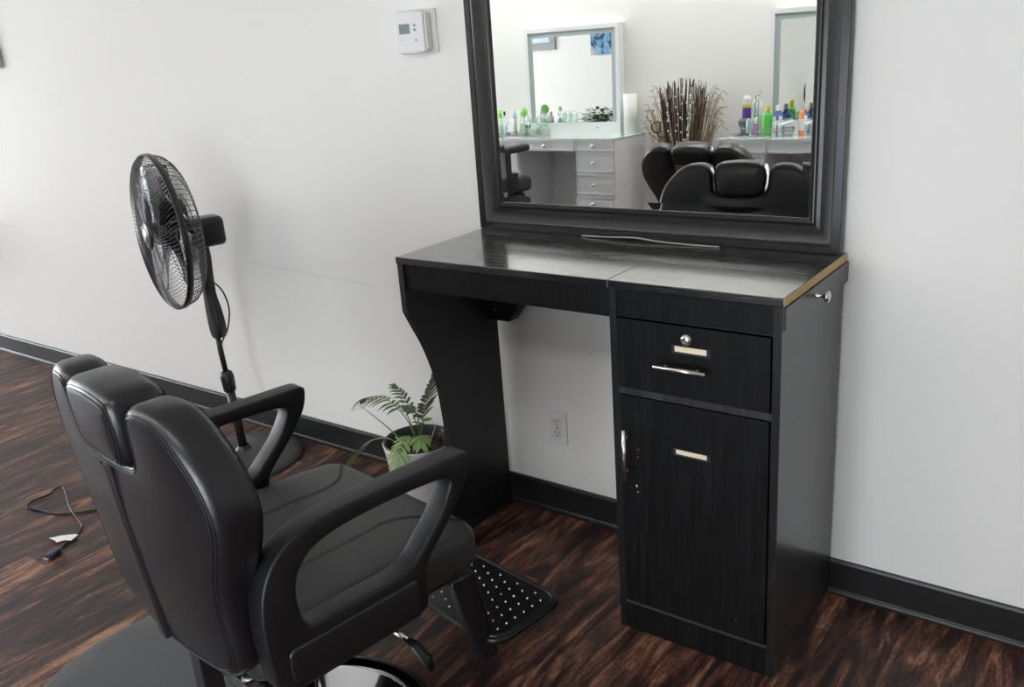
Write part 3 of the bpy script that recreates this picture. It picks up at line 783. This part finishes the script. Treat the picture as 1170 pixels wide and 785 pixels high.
pd = Vector((.25, -.97, 0)).normalized(); pu = Vector((.97, .25, 0)); pc = Vector((-1.885, -1.032, .012))-FO
q = MB()
q.slab([dense([(-.013, -.022), (-.013, .008), (-.006, .024), (.006, .024), (.013, .008), (.013, -.022)], .01)], .018, .004, lambda u, v, w_: tuple(pc+pu*u-pd*v+Vector((0, 0, w_))), grid=.02, n=2); pg = q.build('plug', mat('navy_plug', (.02, .022, .06), .35), cd)
q = MB()
for s_ in (-.006, .006): q.tube([tuple(pc+pu*s_+pd*.020), tuple(pc+pu*s_+pd*.038)], .0022, 6)
q.build('prong', M['nickel'], pg)
q = MB(); tg = [(-2.005, -.988), (-1.985, -.957), (-1.95, -.928), (-1.935, -.925), (-1.92, -.958), (-1.945, -.968), (-1.955, -.990), (-1.975, -.985)]
q.prism([(a-FO.x, c_-FO.y) for a, c_ in tg], lambda u, v, w_: (u, v, .008+w_+.02*max(0, .06+u)), .0012); q.build('paper_tag', M['paper'], cd)

# ------------------------------------------------------------------ potted palm
pt = thing('potted_palm', 'small green parlour palm in a white pot behind the black table side panel', 'plant', (-1.045, -.185, 0))
MB().lathe([(0, .002), (.078, 0), (.082, .004), (.1145, .236), (.1165, .240), (.1145, .243), (.112, .240), (.106, .19), (0, .19)], (0, 0, 0), 48).build('pot', M['pot'], pt)
MB().lathe([(.1055, .190), (.1115, .241), (.1135, .2465), (.110, .2475), (.105, .238), (.101, .205), (.098, .190)], (0, 0, 0), 48).build('inner_pot', M['pot_in'], pt)
random.seed(5)
q = MB(); q.lathe([(0, .207), (.05, .210), (.09, .204), (.104, .203)], (0, 0, 0), 30)
for i in range(60):
    a = random.uniform(0, 2*pi); r_ = random.uniform(0, .09); q.box(r_*cos(a)-.006, r_*cos(a)+.006, r_*sin(a)-.004, r_*sin(a)+.004, .203, .213+random.uniform(0, .006), rot=Matrix.Rotation(a, 3, 'Z'))
q.build('soil', M['soil'], pt)
def frond(pts_, n_, L0, m_, spread=70, w0=.006, droop=.3, start=.3, par=None):
    pp = crom(pts_, 10, False); q = MB()
    q.tube(pp, [.0022*(1-.7*i/len(pp)) for i in range(len(pp))], 6)
    N_ = len(pp)
    for i in range(n_):
        t_ = start+(1-start)*(i+.5)/n_; k = min(N_-2, int(t_*(N_-1))); p = pp[k]; tg_ = (pp[k+1]-pp[k]).normalized()
        side_ = tg_.cross(Vector((0, 0, 1))).normalized() if abs(tg_.z) < .97 else Vector((1, 0, 0))
        sc_ = L0*(.55+.45*sin(pi*min(1, (i+1.5)/n_*.95)))
        for sg in (1, -1):
            an = radians(spread-28*i/n_+random.uniform(-6, 6)); d_ = (tg_*cos(an)+side_*sg*sin(an)).normalized()
            upn = d_.cross(tg_*sg).normalized(); wv = (tg_-d_*tg_.dot(d_)).normalized()*w0
            rows = []
            for j in range(5):
                u = j/4; c_ = p+d_*sc_*u+Vector((0, 0, -droop*sc_*u*u)); ww = wv*sin(pi*(.12+.84*u))**.8
                rows.append((q.bm.verts.new(c_-ww), q.bm.verts.new(c_+Vector((0, 0, -.0012))), q.bm.verts.new(c_+ww)))
            for a_, b_ in zip(rows, rows[1:]):
                q._f(q.bm.faces.new([a_[0], a_[1], b_[1], b_[0]]), True); q._f(q.bm.faces.new([a_[1], a_[2], b_[2], b_[1]]), True)
    return q.build('frond', m_, par or pt)
frond([(0, 0, .205), (-.02, -.01, .30), (-.075, -.01, .352), (-.14, -.01, .372), (-.205, -.015, .358), (-.235, -.015, .345)], 15, .062, M['leaf2'], 62, .0052, .45, .35)
frond([(-.02, -.03, .205), (-.07, -.06, .255), (-.12, -.09, .25), (-.18, -.10, .205), (-.235, -.105, .150), (-.262, -.105, .12)], 11, .062, M['leaf_light'], 50, .0105, .15, .42)
frond([(.01, .0, .205), (.03, 0, .30), (.050, -.0, .37), (.085, .0, .44), (.115, 0, .50)], 15, .075, M['leaf'], 50, .0062, .2, .3)
frond([(.01, -.02, .205), (.005, -.04, .27), (.012, -.075, .272), (.024, -.115, .245), (.034, -.145, .195), (.038, -.155, .165)], 14, .050, M['leaf_light'], 58, .0048, .15, .2)
frond([(.01, .01, .205), (-.02, .02, .30), (-.07, .03, .37), (-.12, .04, .40)], 9, .045, M['leaf2'], 50, .005, .4, .4)
frond([(.02, .0, .205), (.03, -.01, .30), (.02, -.02, .355), (-.01, -.02, .37)], 8, .05, M['leaf2'], 55, .005, .5, .35)
frond([(.03, -.01, .205), (.06, -.04, .28), (.085, -.07, .30), (.11, -.10, .285)], 9, .05, M['leaf'], 55, .006, .3, .3)
q = MB(); q.tube(crom([(-.01, -.02, .205), (-.09, -.03, .27), (-.17, -.035, .315), (-.235, -.035, .345)], 6, False), [.0032-.0028*i/18 for i in range(19)], 6)
q.tube(crom([(0, 0, .205), (-.005, -.01, .28), (-.03, -.012, .35), (-.045, -.012, .39)], 6, False), [.003-.0022*i/18 for i in range(19)], 6)
q.build('spear_leaf', M['stem'], pt)
q = MB()
for (a, b2) in (((.03, -.03, .205), (.075, -.05, .235)), ((.0, -.04, .205), (.02, -.085, .248)), ((.03, .01, .205), (.07, .02, .30)), ((-.02, -.02, .205), (-.05, -.05, .262))): q.tube([a, b2], .0016, 5)
q.build('dry_stem', M['strip'], pt)

# ------------------------------------------------------------------ second leafy plant seen through two mirrors
lp_ = thing('leafy_plant', 'leafy green plant on a tall stand reflected in the small vanity mirror', 'plant', (-4.58, -.28, .56))
MB().lathe([(0, 0), (.07, 0), (.09, .12), (.094, .125), (.085, .122), (0, .10)], (0, 0, 0), 28).build('plant_pot', M['slate'], lp_)
q = MB(); random.seed(11)
for i in range(110):
    a = random.uniform(0, 2*pi); e = random.uniform(.05, 1.3); r_ = random.uniform(.06, .20); cpos = Vector((r_*cos(a)*cos(e)*1.25, r_*sin(a)*cos(e), .12+r_*.75*sin(e)))
    d_ = Vector((cos(a+random.uniform(-.6, .6)), sin(a), random.uniform(-.4, .5))).normalized(); sd = d_.cross(Vector((0, 0, 1))).normalized(); s_ = random.uniform(.065, .095)
    vs = [q.bm.verts.new(cpos+d_*s_*u+sd*s_*v+Vector((0, 0, w_))) for u, v, w_ in ((0, 0, 0), (.3, .26, .003), (.6, .2, 0), (1, 0, -.012), (.6, -.2, 0), (.3, -.26, .003))]
    q._f(q.bm.faces.new(vs), False)
    q.tube([(0, 0, .10), tuple(cpos*.6+Vector((0, 0, .06))), tuple(cpos)], .0014, 3, caps=False)
q.build('foliage', mat('ivy_green', (.035, .09, .03), .7, spec=.25), lp_)
st = thing('plant_stand', 'tall dark round stand under the leafy plant', 'stand', (-4.58, -.28, 0))
MB().lathe([(0, .56), (.12, .56), (.125, .55), (.12, .538), (0, .538)], (0, 0, 0), 30).build('stand_top', M['brown'], st)
for k in range(3):
    a = 2*pi*k/3+.4; MB().tube([(.08*cos(a), .08*sin(a), .54), (.13*cos(a), .13*sin(a), 0)], .011, 8).build('leg', M['brown'], st)

# ------------------------------------------------------------------ vanities along the opposite wall
VZ, VF, VB = .862, -3.255, RY
def vanity(label, x0, wdt=1.12):
    t_ = thing('vanity_table', label, 'vanity', (x0, VB, 0), 0, 'white vanity tables')
    D_ = VF-VB; PW = .318
    q = MB(); q.box(0, wdt, .001, D_, VZ-.090, VZ-.012)
    for a in (0, wdt-PW):
        q.box(a+.006, a+PW-.006, .001, D_-.012, .0, VZ-.090)
    q.box(PW, wdt-PW, .004, .018, .40, VZ-.09)
    q.build('vanity_body', M['white_lac'], t_)
    MB().box(-.004, wdt+.004, .001, D_+.006, VZ-.011, VZ, bev=.002).build('glass_top', M['glass_top'], t_)
    def drawer(a0, a1, z0, z1, kn):
        d = MB(); d.box(a0, a1, D_-.010, D_+.004, z0, z1)
        r_ = .014
        for s_ in ((a0, a1, z0, z0+.006), (a0, a1, z1-.006, z1), (a0, a0+.006, z0, z1), (a1-.006, a1, z0, z1)): d.box(s_[0], s_[1], D_+.004, D_+.008, s_[2], s_[3])
        d = d.build('drawer', M['white_line'], t_)
        k = MB(); k.lathe([(.006, 0), (.005, .010), (.011, .016), (.013, .022), (.009, .030), (0, .032)], ((a0+a1)/2, D_+.004, (z0+z1)/2), 12, (0, 1, 0)); k.build('knob', M['crystal'], d)
    zt, zb = VZ-.017, VZ-.083
    drawer(.010, PW-.006, zt-.066, zt, 1); drawer(PW+.004, wdt-PW-.004, zt-.066, zt, 1); drawer(wdt-PW+.006, wdt-.010, zt-.066, zt, 1)
    for a in (0, wdt-PW):
        for z1_, z0_ in ((.762, .634), (.612, .480), (.458, .26), (.24, .03)): drawer(a+.012, a+PW-.012, z0_, z1_, 1)
    return t_
vanity('white vanity with crystal knobs and paper towel roll, left in the reflection', -3.36)
vanity('white vanity with orange pump bottle, right in the reflection', -1.495)
def vanity_mirror(label, x0, x1):
    t_ = thing('vanity_mirror', label, 'mirror', (x0, VB, VZ), 0, 'white vanity mirrors')
    w_ = x1-x0; h_ = .748; q = MB(); fw = .028; y0, y1 = .004, .078
    q.box(0, fw, y0, y1, 0, h_); q.box(w_-fw, w_, y0, y1, 0, h_); q.box(fw, w_-fw, y0, y1, h_-fw, h_); q.box(fw, w_-fw, y0, y1, 0, .078)
    q.build('frame', M['white_lac'], t_)
    q = MB(); s_ = .036
    q.box(fw, fw+s_, .012, .068, .078, h_-fw); q.box(w_-fw-s_, w_-fw, .012, .068, .078, h_-fw); q.box(fw+s_, w_-fw-s_, .012, .068, h_-fw-s_, h_-fw)
    q.build('frosted_border', M['frost'], t_)
    MB().box(fw+s_, w_-fw-s_, .012, .067, .079, h_-fw-s_).build('mirror_glass', M['mirror'], t_)
    MB().lathe([(0, .003), (.006, .003), (.006, 0)], (w_-.19, y1, .04), 12, (0, 1, 0)).build('touch_button', M['grey_mark'], t_)
    return t_
vanity_mirror('white framed lit vanity mirror with frosted border, left one in the reflection', -3.201, -2.40)
vanity_mirror('white framed lit vanity mirror partly cut off at the right in the reflection', -1.316, -.52)

# things on the vanities
def prof_bottle(name, label, x_, y_, prof_, body, cap=None, capprof=None, lab=None, group=None, pump=None, extra=None):
    t_ = thing(name, label, 'bottle' if 'bottle' in name or 'can' in name else name.split('_')[-1], (x_, y_, VZ+.0005), 0, group)
    MB().lathe(prof_, (0, 0, 0), 20).build('vessel', body, t_)
    if capprof: MB().lathe(capprof, (0, 0, 0), 16).build('cap', cap, t_)
    if lab: MB().lathe([(lab[0], lab[1]), (lab[0]+.0005, lab[1]+.001), (lab[0]+.0005, lab[2]-.001), (lab[0], lab[2])], (0, 0, 0), 20).build('label', lab[3], t_)
    if pump:
        q = MB(); q.cyl((0, 0, pump), (0, 0, pump+.03), .004, 8); q.box(-.008, .008, -.01, .035, pump+.026, pump+.036, bev=.003); q.build('pump_head', cap or M['white'], t_)
    return t_
def bot(r, h, nr=.012, sh=.8): return [(0, 0), (r*.94, 0), (r, .004), (r, h*sh*.9), (r*.85, h*sh), (nr, h*.93), (nr, h)]
def capp(r, z0, z1): return [(r, z0), (r, z1-.002), (r*.85, z1), (0, z1)]
rl = thing('paper_towel_roll', 'white paper towel roll standing at the end of the left vanity', 'paper roll', (-2.318, -3.625, VZ+.0005))
MB().lathe([(.018, 0), (.048, 0), (.048, .268), (.018, .268), (.018, 0)], (0, 0, 0), 28).build('paper', M['paper'], rl)
# left vanity
tr = thing('mirror_tray', 'mirrored tray under the toiletries on the left vanity', 'tray', (-3.17, -3.42, VZ+.0005))
MB().box(-.19, .13, -.10, .10, 0, .006, bev=.002).build('tray_plate', M['mirror'], tr)
q = MB(); q.tube([(p[0], p[1], .012) for p in rrect(-.19, .13, -.10, .10, .02)], .004, 6, closed=True); q.build('tray_rim', M['silver'], tr)
def onTray(o): o.location.z += .0065; return o
onTray(prof_bottle('perfume_bottle', 'clear squat bottle with black stopper at the left end of the tray', -3.305, -3.46, bot(.034, .14, .010, .75), M['clear'], M['dark'], capp(.008, .14, .17)))
onTray(prof_bottle('lotion_bottle', 'slim white and blue lotion bottle behind the mirrored tray front', -3.205, -3.45, bot(.017, .155, .010, .95), M['skyblue'], M['white'], capp(.012, .155, .185), (.0172, .03, .12, M['white'])))
onTray(prof_bottle('spray_bottle', 'clear pale green spray bottle with lime cap at the tray front', -3.085, -3.375, bot(.026, .135, .010, .85), M['clear'], M['lime'], capp(.012, .135, .17), (.0262, .02, .08, M['palegreen'])))
for i, (x_, y_, c_) in enumerate(((-3.33, -3.37, 'white'), (-3.295, -3.355, 'skyblue'), (-3.245, -3.37, 'white'), (-3.215, -3.35, 'skyblue'))):
    onTray(prof_bottle('small_bottle', ['tiny white bottle at the far left of the mirrored tray', 'tiny blue bottle beside the clear squat bottle', 'tiny white bottle in the middle of the mirrored tray', 'tiny blue bottle in front of the slim lotion bottle'][i], x_, y_, bot(.013, .07, .007, .85), M[c_], M['white'], capp(.009, .07, .09), group='tiny bottles on the mirrored tray'))
cw = thing('cotton_pile', 'white cotton wads heaped on the mirrored tray', 'cotton', (-3.18, -3.365, VZ+.007)); q = MB(); random.seed(2)
for i in range(14):
    q.lathe([(0, -.014), (.010, -.010), (.014, 0), (.010, .010), (0, .014)], (random.uniform(-.028, .028), random.uniform(-.014, .014), .014+random.uniform(0, .026)), 8)
q.build('cotton', M['catkin'], cw, kind='stuff')
onTray(prof_bottle('white_bottle', 'white bottle with violet dot right of the lime-capped spray', -3.105, -3.475, bot(.022, .12, .010, .9), M['white'], M['white'], capp(.012, .12, .14), (.0222, .05, .07, M['purple'])))
gb = thing('green_brush', 'round lime green brush standing on the mirrored tray', 'brush', (-3.148, -3.49, VZ+.007))
MB().cyl((0, 0, 0), (0, 0, .13), .008, 12).build('brush_handle', M['palegreen'], gb)
MB().lathe([(0, -.008), (.032, -.008), (.036, 0), (.032, .008), (0, .009)], (0, 0, .16), 28, (0, 1, 0)).build('brush_head', M['lime'], gb)
for i, (x_, y_, r_, h_) in enumerate(((-3.005, -3.40, .042, .12), (-2.925, -3.44, .040, .12), (-2.985, -3.50, .036, .13))):
    j = thing('glass_jar', ['clear lidded glass jar nearest the mirrored tray', 'clear lidded glass jar rightmost on the left vanity', 'clear lidded glass jar closest to the vanity mirror'][i], 'jar', (x_, y_, VZ+.0005), 0, 'lidded glass jars')
    MB().lathe([(0, .002), (r_, 0), (r_, h_), (r_*.86, h_+.006), (r_*.82, h_), (r_*.93, h_-.006), (r_*.93, .006), (0, .006)], (0, 0, 0), 26).build('jar_glass', M['clear'], j)
    MB().lathe([(r_*.95, h_+.004), (r_*.95, h_+.014), (r_*.5, h_+.020), (.008, h_+.022), (.011, h_+.034), (0, h_+.038)], (0, 0, 0), 26).build('lid', M['clear'], j)
    MB().lathe([(0, .007), (r_*.86, .007), (r_*.86, h_*.45), (0, h_*.5)], (0, 0, 0), 20).build('jar_filling', M['catkin'], j)
# right vanity
ck = thing('makeup_compact', 'flat grey round compact lying at the left end of the right vanity', 'compact', (-1.455, -3.44, VZ+.0005))
MB().lathe([(0, 0), (.044, 0), (.045, .006), (.042, .011), (0, .012)], (0, 0, 0), 28).build('compact_case', M['steel'], ck)
sp_ = thing('sculpted_cup', 'dark grey sculpted cup near the left end of the right vanity', 'cup', (-1.412, -3.47, VZ+.0005)); q = MB()
q.lathe([(0, 0), (.026, 0), (.028, .01), (.022, .025), (.026, .05), (.033, .062), (.034, .085), (.031, .100), (.026, .098), (0, .09)], (0, 0, 0), 20)
for i in range(10):
    a = 2*pi*i/10; q.lathe([(0, .008), (.007, .004), (.009, 0), (.007, -.004), (0, -.008)], (.033*cos(a), .033*sin(a), .074+.008*(i % 2)), 6)
q.build('cup_body', M['slate'], sp_)
prof_bottle('spray_can', 'purple spray can with yellow band and white cap on the right vanity', -1.438, -3.575, [(0, 0), (.028, 0), (.029, .004), (.029, .165)], M['purple'], M['white'], [(.0285, .182), (.028, .215), (.02, .235), (0, .240)], (.0292, .163, .183, M['yellow']))
gv = thing('tall_glass', 'tall clear cylinder glass holding a thin dark tool', 'glass', (-1.352, -3.49, VZ+.0005))
MB().lathe([(0, .004), (.023, 0), (.025, .22), (.0235, .22), (.022, .008), (0, .008)], (0, 0, 0), 24).build('glass', M['clear'], gv)
MB().tube([(0, 0, .01), (.005, 0, .235), (.03, 0, .242)], .003, 6).build('tool', M['slate'], gv)
prof_bottle('lotion_pump_bottle', 'white pump lotion bottle behind the green bottle', -1.347, -3.56, [(0, 0), (.036, 0), (.038, .01), (.042, .10), (.036, .16), (.022, .205), (.012, .215), (.012, .225)], M['white'], M['white'], capp(.014, .215, .235), (.0425, .05, .12, M['palegreen']), pump=.23)
prof_bottle('pink_bottle', 'small pink bottle with white cap in the wire basket', -1.315, -3.42, bot(.013, .075, .008, .9), M['pink'], M['white'], capp(.011, .075, .11))
prof_bottle('blue_cup', 'pale blue clear tumbler in the wire basket', -1.352, -3.415, [(0, 0), (.022, 0), (.026, .11), (.025, .11), (.021, .004), (0, .004)], M['clear'], None, None, (.0245, .02, .10, M['teal']))
prof_bottle('green_bottle', 'bright green bottle with yellow cap on the right vanity', -1.243, -3.42, bot(.030, .15, .014, .93), M['green'], M['yellow'], capp(.015, .15, .185))
prof_bottle('mouthwash_bottle', 'blue bottle with white cap behind the wire basket', -1.225, -3.565, bot(.038, .14, .016, .8), M['blue'], M['white'], capp(.018, .14, .175), (.0385, .05, .085, M['white']))
for i, (x_, y_) in enumerate(((-1.196, -3.415), (-1.158, -3.42))):
    prof_bottle('travel_bottle', ['small white travel bottle next to the green bottle', 'small white travel bottle next to the rolled towel'][i], x_, y_, bot(.014, .09, .009, .9), M['white'], M['white'], capp(.011, .09, .115), group='white travel bottles')
rt = thing('rolled_cloth', 'white rolled cloth lying across the wire basket', 'cloth', (-1.118, -3.41, VZ+.064))
MB().tube([(-.04, 0, .0), (0, .004, .010), (.045, 0, .026)], .011, 14).build('cloth_roll', M['paper'], rt)
bk_ = thing('wire_basket', 'oval grey wire basket around bottles on the right vanity', 'basket', (-1.235, -3.415, VZ+.0005)); q = MB()
ov_ = lambda s_, z_: [(.155*s_*cos(2*pi*k/40), .050*s_*sin(2*pi*k/40), z_) for k in range(40)]
q.tube(ov_(1, .003), .002, 5, closed=True); q.tube(ov_(1.06, .030), .002, 5, closed=True); q.tube(ov_(1.1, .048), .0024, 5, closed=True)
for k in range(40): a = ov_(1, .003)[k]; c_ = ov_(1.1, .048)[(k+1) % 40]; q.tube([a, c_], .0012, 4)
for sx in (1, -1): q.tube([(sx*.17*cos(a), .02*sin(a*2), .048+.028*sin(a)) for a in [pi*(-.15+.3*k/8) for k in range(9)]], .0025, 5)
q.build('basket_wire', M['steel'], bk_)
prof_bottle('soap_pump_bottle', 'orange pump soap bottle at the right end of the reflection', -1.018, -3.45, bot(.036, .17, .014, .86), M['orange'], M['clear'], capp(.016, .165, .185), (.0365, .03, .10, M['ivory']), pump=.185)

# dried reeds in a floor vase between the vanities
rd = thing('dried_reeds', 'tall bundle of dried brown reeds and cotton twigs in a floor vase', 'dried plant', (-1.86, -3.52, 0))
MB().lathe([(0, 0), (.075, 0), (.10, .12), (.11, .30), (.085, .48), (.065, .56), (.075, .60), (.07, .60), (.058, .56), (0, .54)], (0, 0, 0), 36).build('vase', M['vase'], rd)
random.seed(21)
for nm, m_, cnt, sp0, sp1, zlo, zhi, rr in (('reeds', M['reed'], 230, .10, .24, 1.06, 1.235, .0021), ('straw', M['reed2'], 120, .13, .26, .85, 1.17, .0019)):
    q = MB()
    for i in range(cnt):
        u = random.uniform(-1, 1); v = random.uniform(-1, 1)
        if nm == 'straw': u = math.copysign(abs(u)**.6, u)
        zt = random.uniform(zlo, zhi)-abs(u)*.03
        top = Vector((u*(.165 if nm == 'reeds' else .24), v*.08-.0, zt)); low = Vector((u*.035, v*.03, .50)); mid = low.lerp(top, .5)+Vector((random.uniform(-.012, .012)+u*.02, random.uniform(-.01, .01), 0))
        pts_ = [low, mid, top]
        if nm == 'straw': pts_.append(top+Vector((u*.05+random.uniform(-.02, .02), random.uniform(-.01, .01), random.uniform(-.05, .05))))
        q.tube(crom(pts_, 3, False), rr, 4, caps=False)
    q.build(nm, m_, rd, kind='stuff')
q = MB()
for i in range(8):
    u = random.uniform(-.11, .16); u0 = u*.3
    for k in range(7):
        t_ = .35+.09*k; p = Vector((u0+(u-u0)*t_, .055+.02*t_, .55+.62*t_)); q.lathe([(0, .008), (.005, .004), (.0065, 0), (.005, -.004), (0, -.008)], p+Vector((random.uniform(-.012, .012), random.uniform(-.004, .02), random.uniform(-.035, .035))), 8)
    q.tube([(u0*.5, .03, .50), (u, .075, 1.17)], .0014, 4)
q.build('cotton_buds', M['catkin'], rd, kind='stuff')
q = MB()
for (x1_, z1_) in ((-.24, .99), (-.20, 1.02), (-.22, .88), (-.15, .95)):
    q.tube(crom([(-.02, .03, .52), (-.09, .05, .74), (x1_, .06, z1_)], 5, False), .0022, 5)
    for k in range(8):
        p = Vector((-.09+(x1_+.09)*k/7, .055, .74+(z1_-.74)*k/7)); q.lathe([(0, .010), (.008, .003), (.008, -.003), (0, -.010)], p+Vector((random.uniform(-.008, .008), 0, random.uniform(-.01, .01))), 6)
q.build('dry_blossom', M['reed2'], rd, kind='stuff')
q = MB(); q.tube([(-.165+.035*cos(a), .065+.01*cos(2*a), .915+.038*sin(a)) for a in [2*pi*k/16*1.1 for k in range(17)]], .006, 6, flat=.35)
q.tube(crom([(-.165, .07, .88), (-.13, .07, .85), (-.10, .065, .855)], 4, False), .008, 6, flat=.4); q.build('curled_leaf', M['reed'], rd)

# the two further chairs, drawn up to the vanities
salon_chair('black salon chair reclined in front of the right vanity, seen in the reflection', (-1.12, -2.29, 0), pi+radians(3), .035, radians(21), mount=True)
salon_chair('black salon chair at the left vanity, only its arm showing at the mirror edge', (-2.97, -2.40, 0), pi-radians(2), .13, radians(64), post=True)

# ------------------------------------------------------------------ light, camera, settings
w = bpy.data.worlds.new('daylight'); SC.world = w; w.use_nodes = True
bg = w.node_tree.nodes['Background']; bg.inputs[0].default_value = (.90, .94, 1., 1); bg.inputs[1].default_value = 12
pl = bpy.data.lights.new('window_portal', 'AREA'); pl.shape = 'RECTANGLE'; pl.size = WY1-WY0; pl.size_y = WZ1-WZ0
pl.cycles.is_portal = True
po = bpy.data.objects.new('window_portal', pl); COL.objects.link(po); po.location = (RX0-.13, (WY0+WY1)/2, (WZ0+WZ1)/2); po.rotation_euler = (0, -pi/2, 0)

pl = bpy.data.lights.new('window_portal', 'AREA'); pl.shape = 'RECTANGLE'; pl.size = BX1-BX0; pl.size_y = BZ1-BZ0
pl.cycles.is_portal = True
po = bpy.data.objects.new('window_portal', pl); COL.objects.link(po); po.location = ((BX0+BX1)/2, RY-.13, (BZ0+BZ1)/2); po.rotation_euler = (pi/2, 0, 0)

yaw, pitch, roll = .6552969, .3255810, -.0759023
cy_, sy_ = cos(yaw), sin(yaw)
fw = Vector((-sy_*cos(pitch), cy_*cos(pitch), -sin(pitch))); rt_ = Vector((cy_, sy_, 0)); up = rt_.cross(fw)
r2 = rt_*cos(roll)+up*sin(roll); u2 = -rt_*sin(roll)+up*cos(roll)
cam = bpy.data.cameras.new('camera'); co = bpy.data.objects.new('camera', cam); COL.objects.link(co)
co.matrix_world = Matrix(((r2.x, u2.x, -fw.x, .861594), (r2.y, u2.y, -fw.y, -2.116294), (r2.z, u2.z, -fw.z, 1.459495), (0, 0, 0, 1)))
cam.sensor_fit = 'HORIZONTAL'; cam.sensor_width = 36; cam.lens = 1018.3134/1170*36; cam.clip_start = .02
SC.camera = co
vs = SC.view_settings
vs.view_transform = 'Standard'; vs.look = 'None'; vs.gamma = 1; vs.use_curve_mapping = False; vs.exposure = 0.33
cy = SC.cycles
cy.max_bounces = 10; cy.diffuse_bounces = 5; cy.glossy_bounces = 6; cy.transmission_bounces = 6; cy.transparent_max_bounces = 12
cy.caustics_reflective = False; cy.caustics_refractive = False; cy.sample_clamp_indirect = 8; cy.use_denoising = True
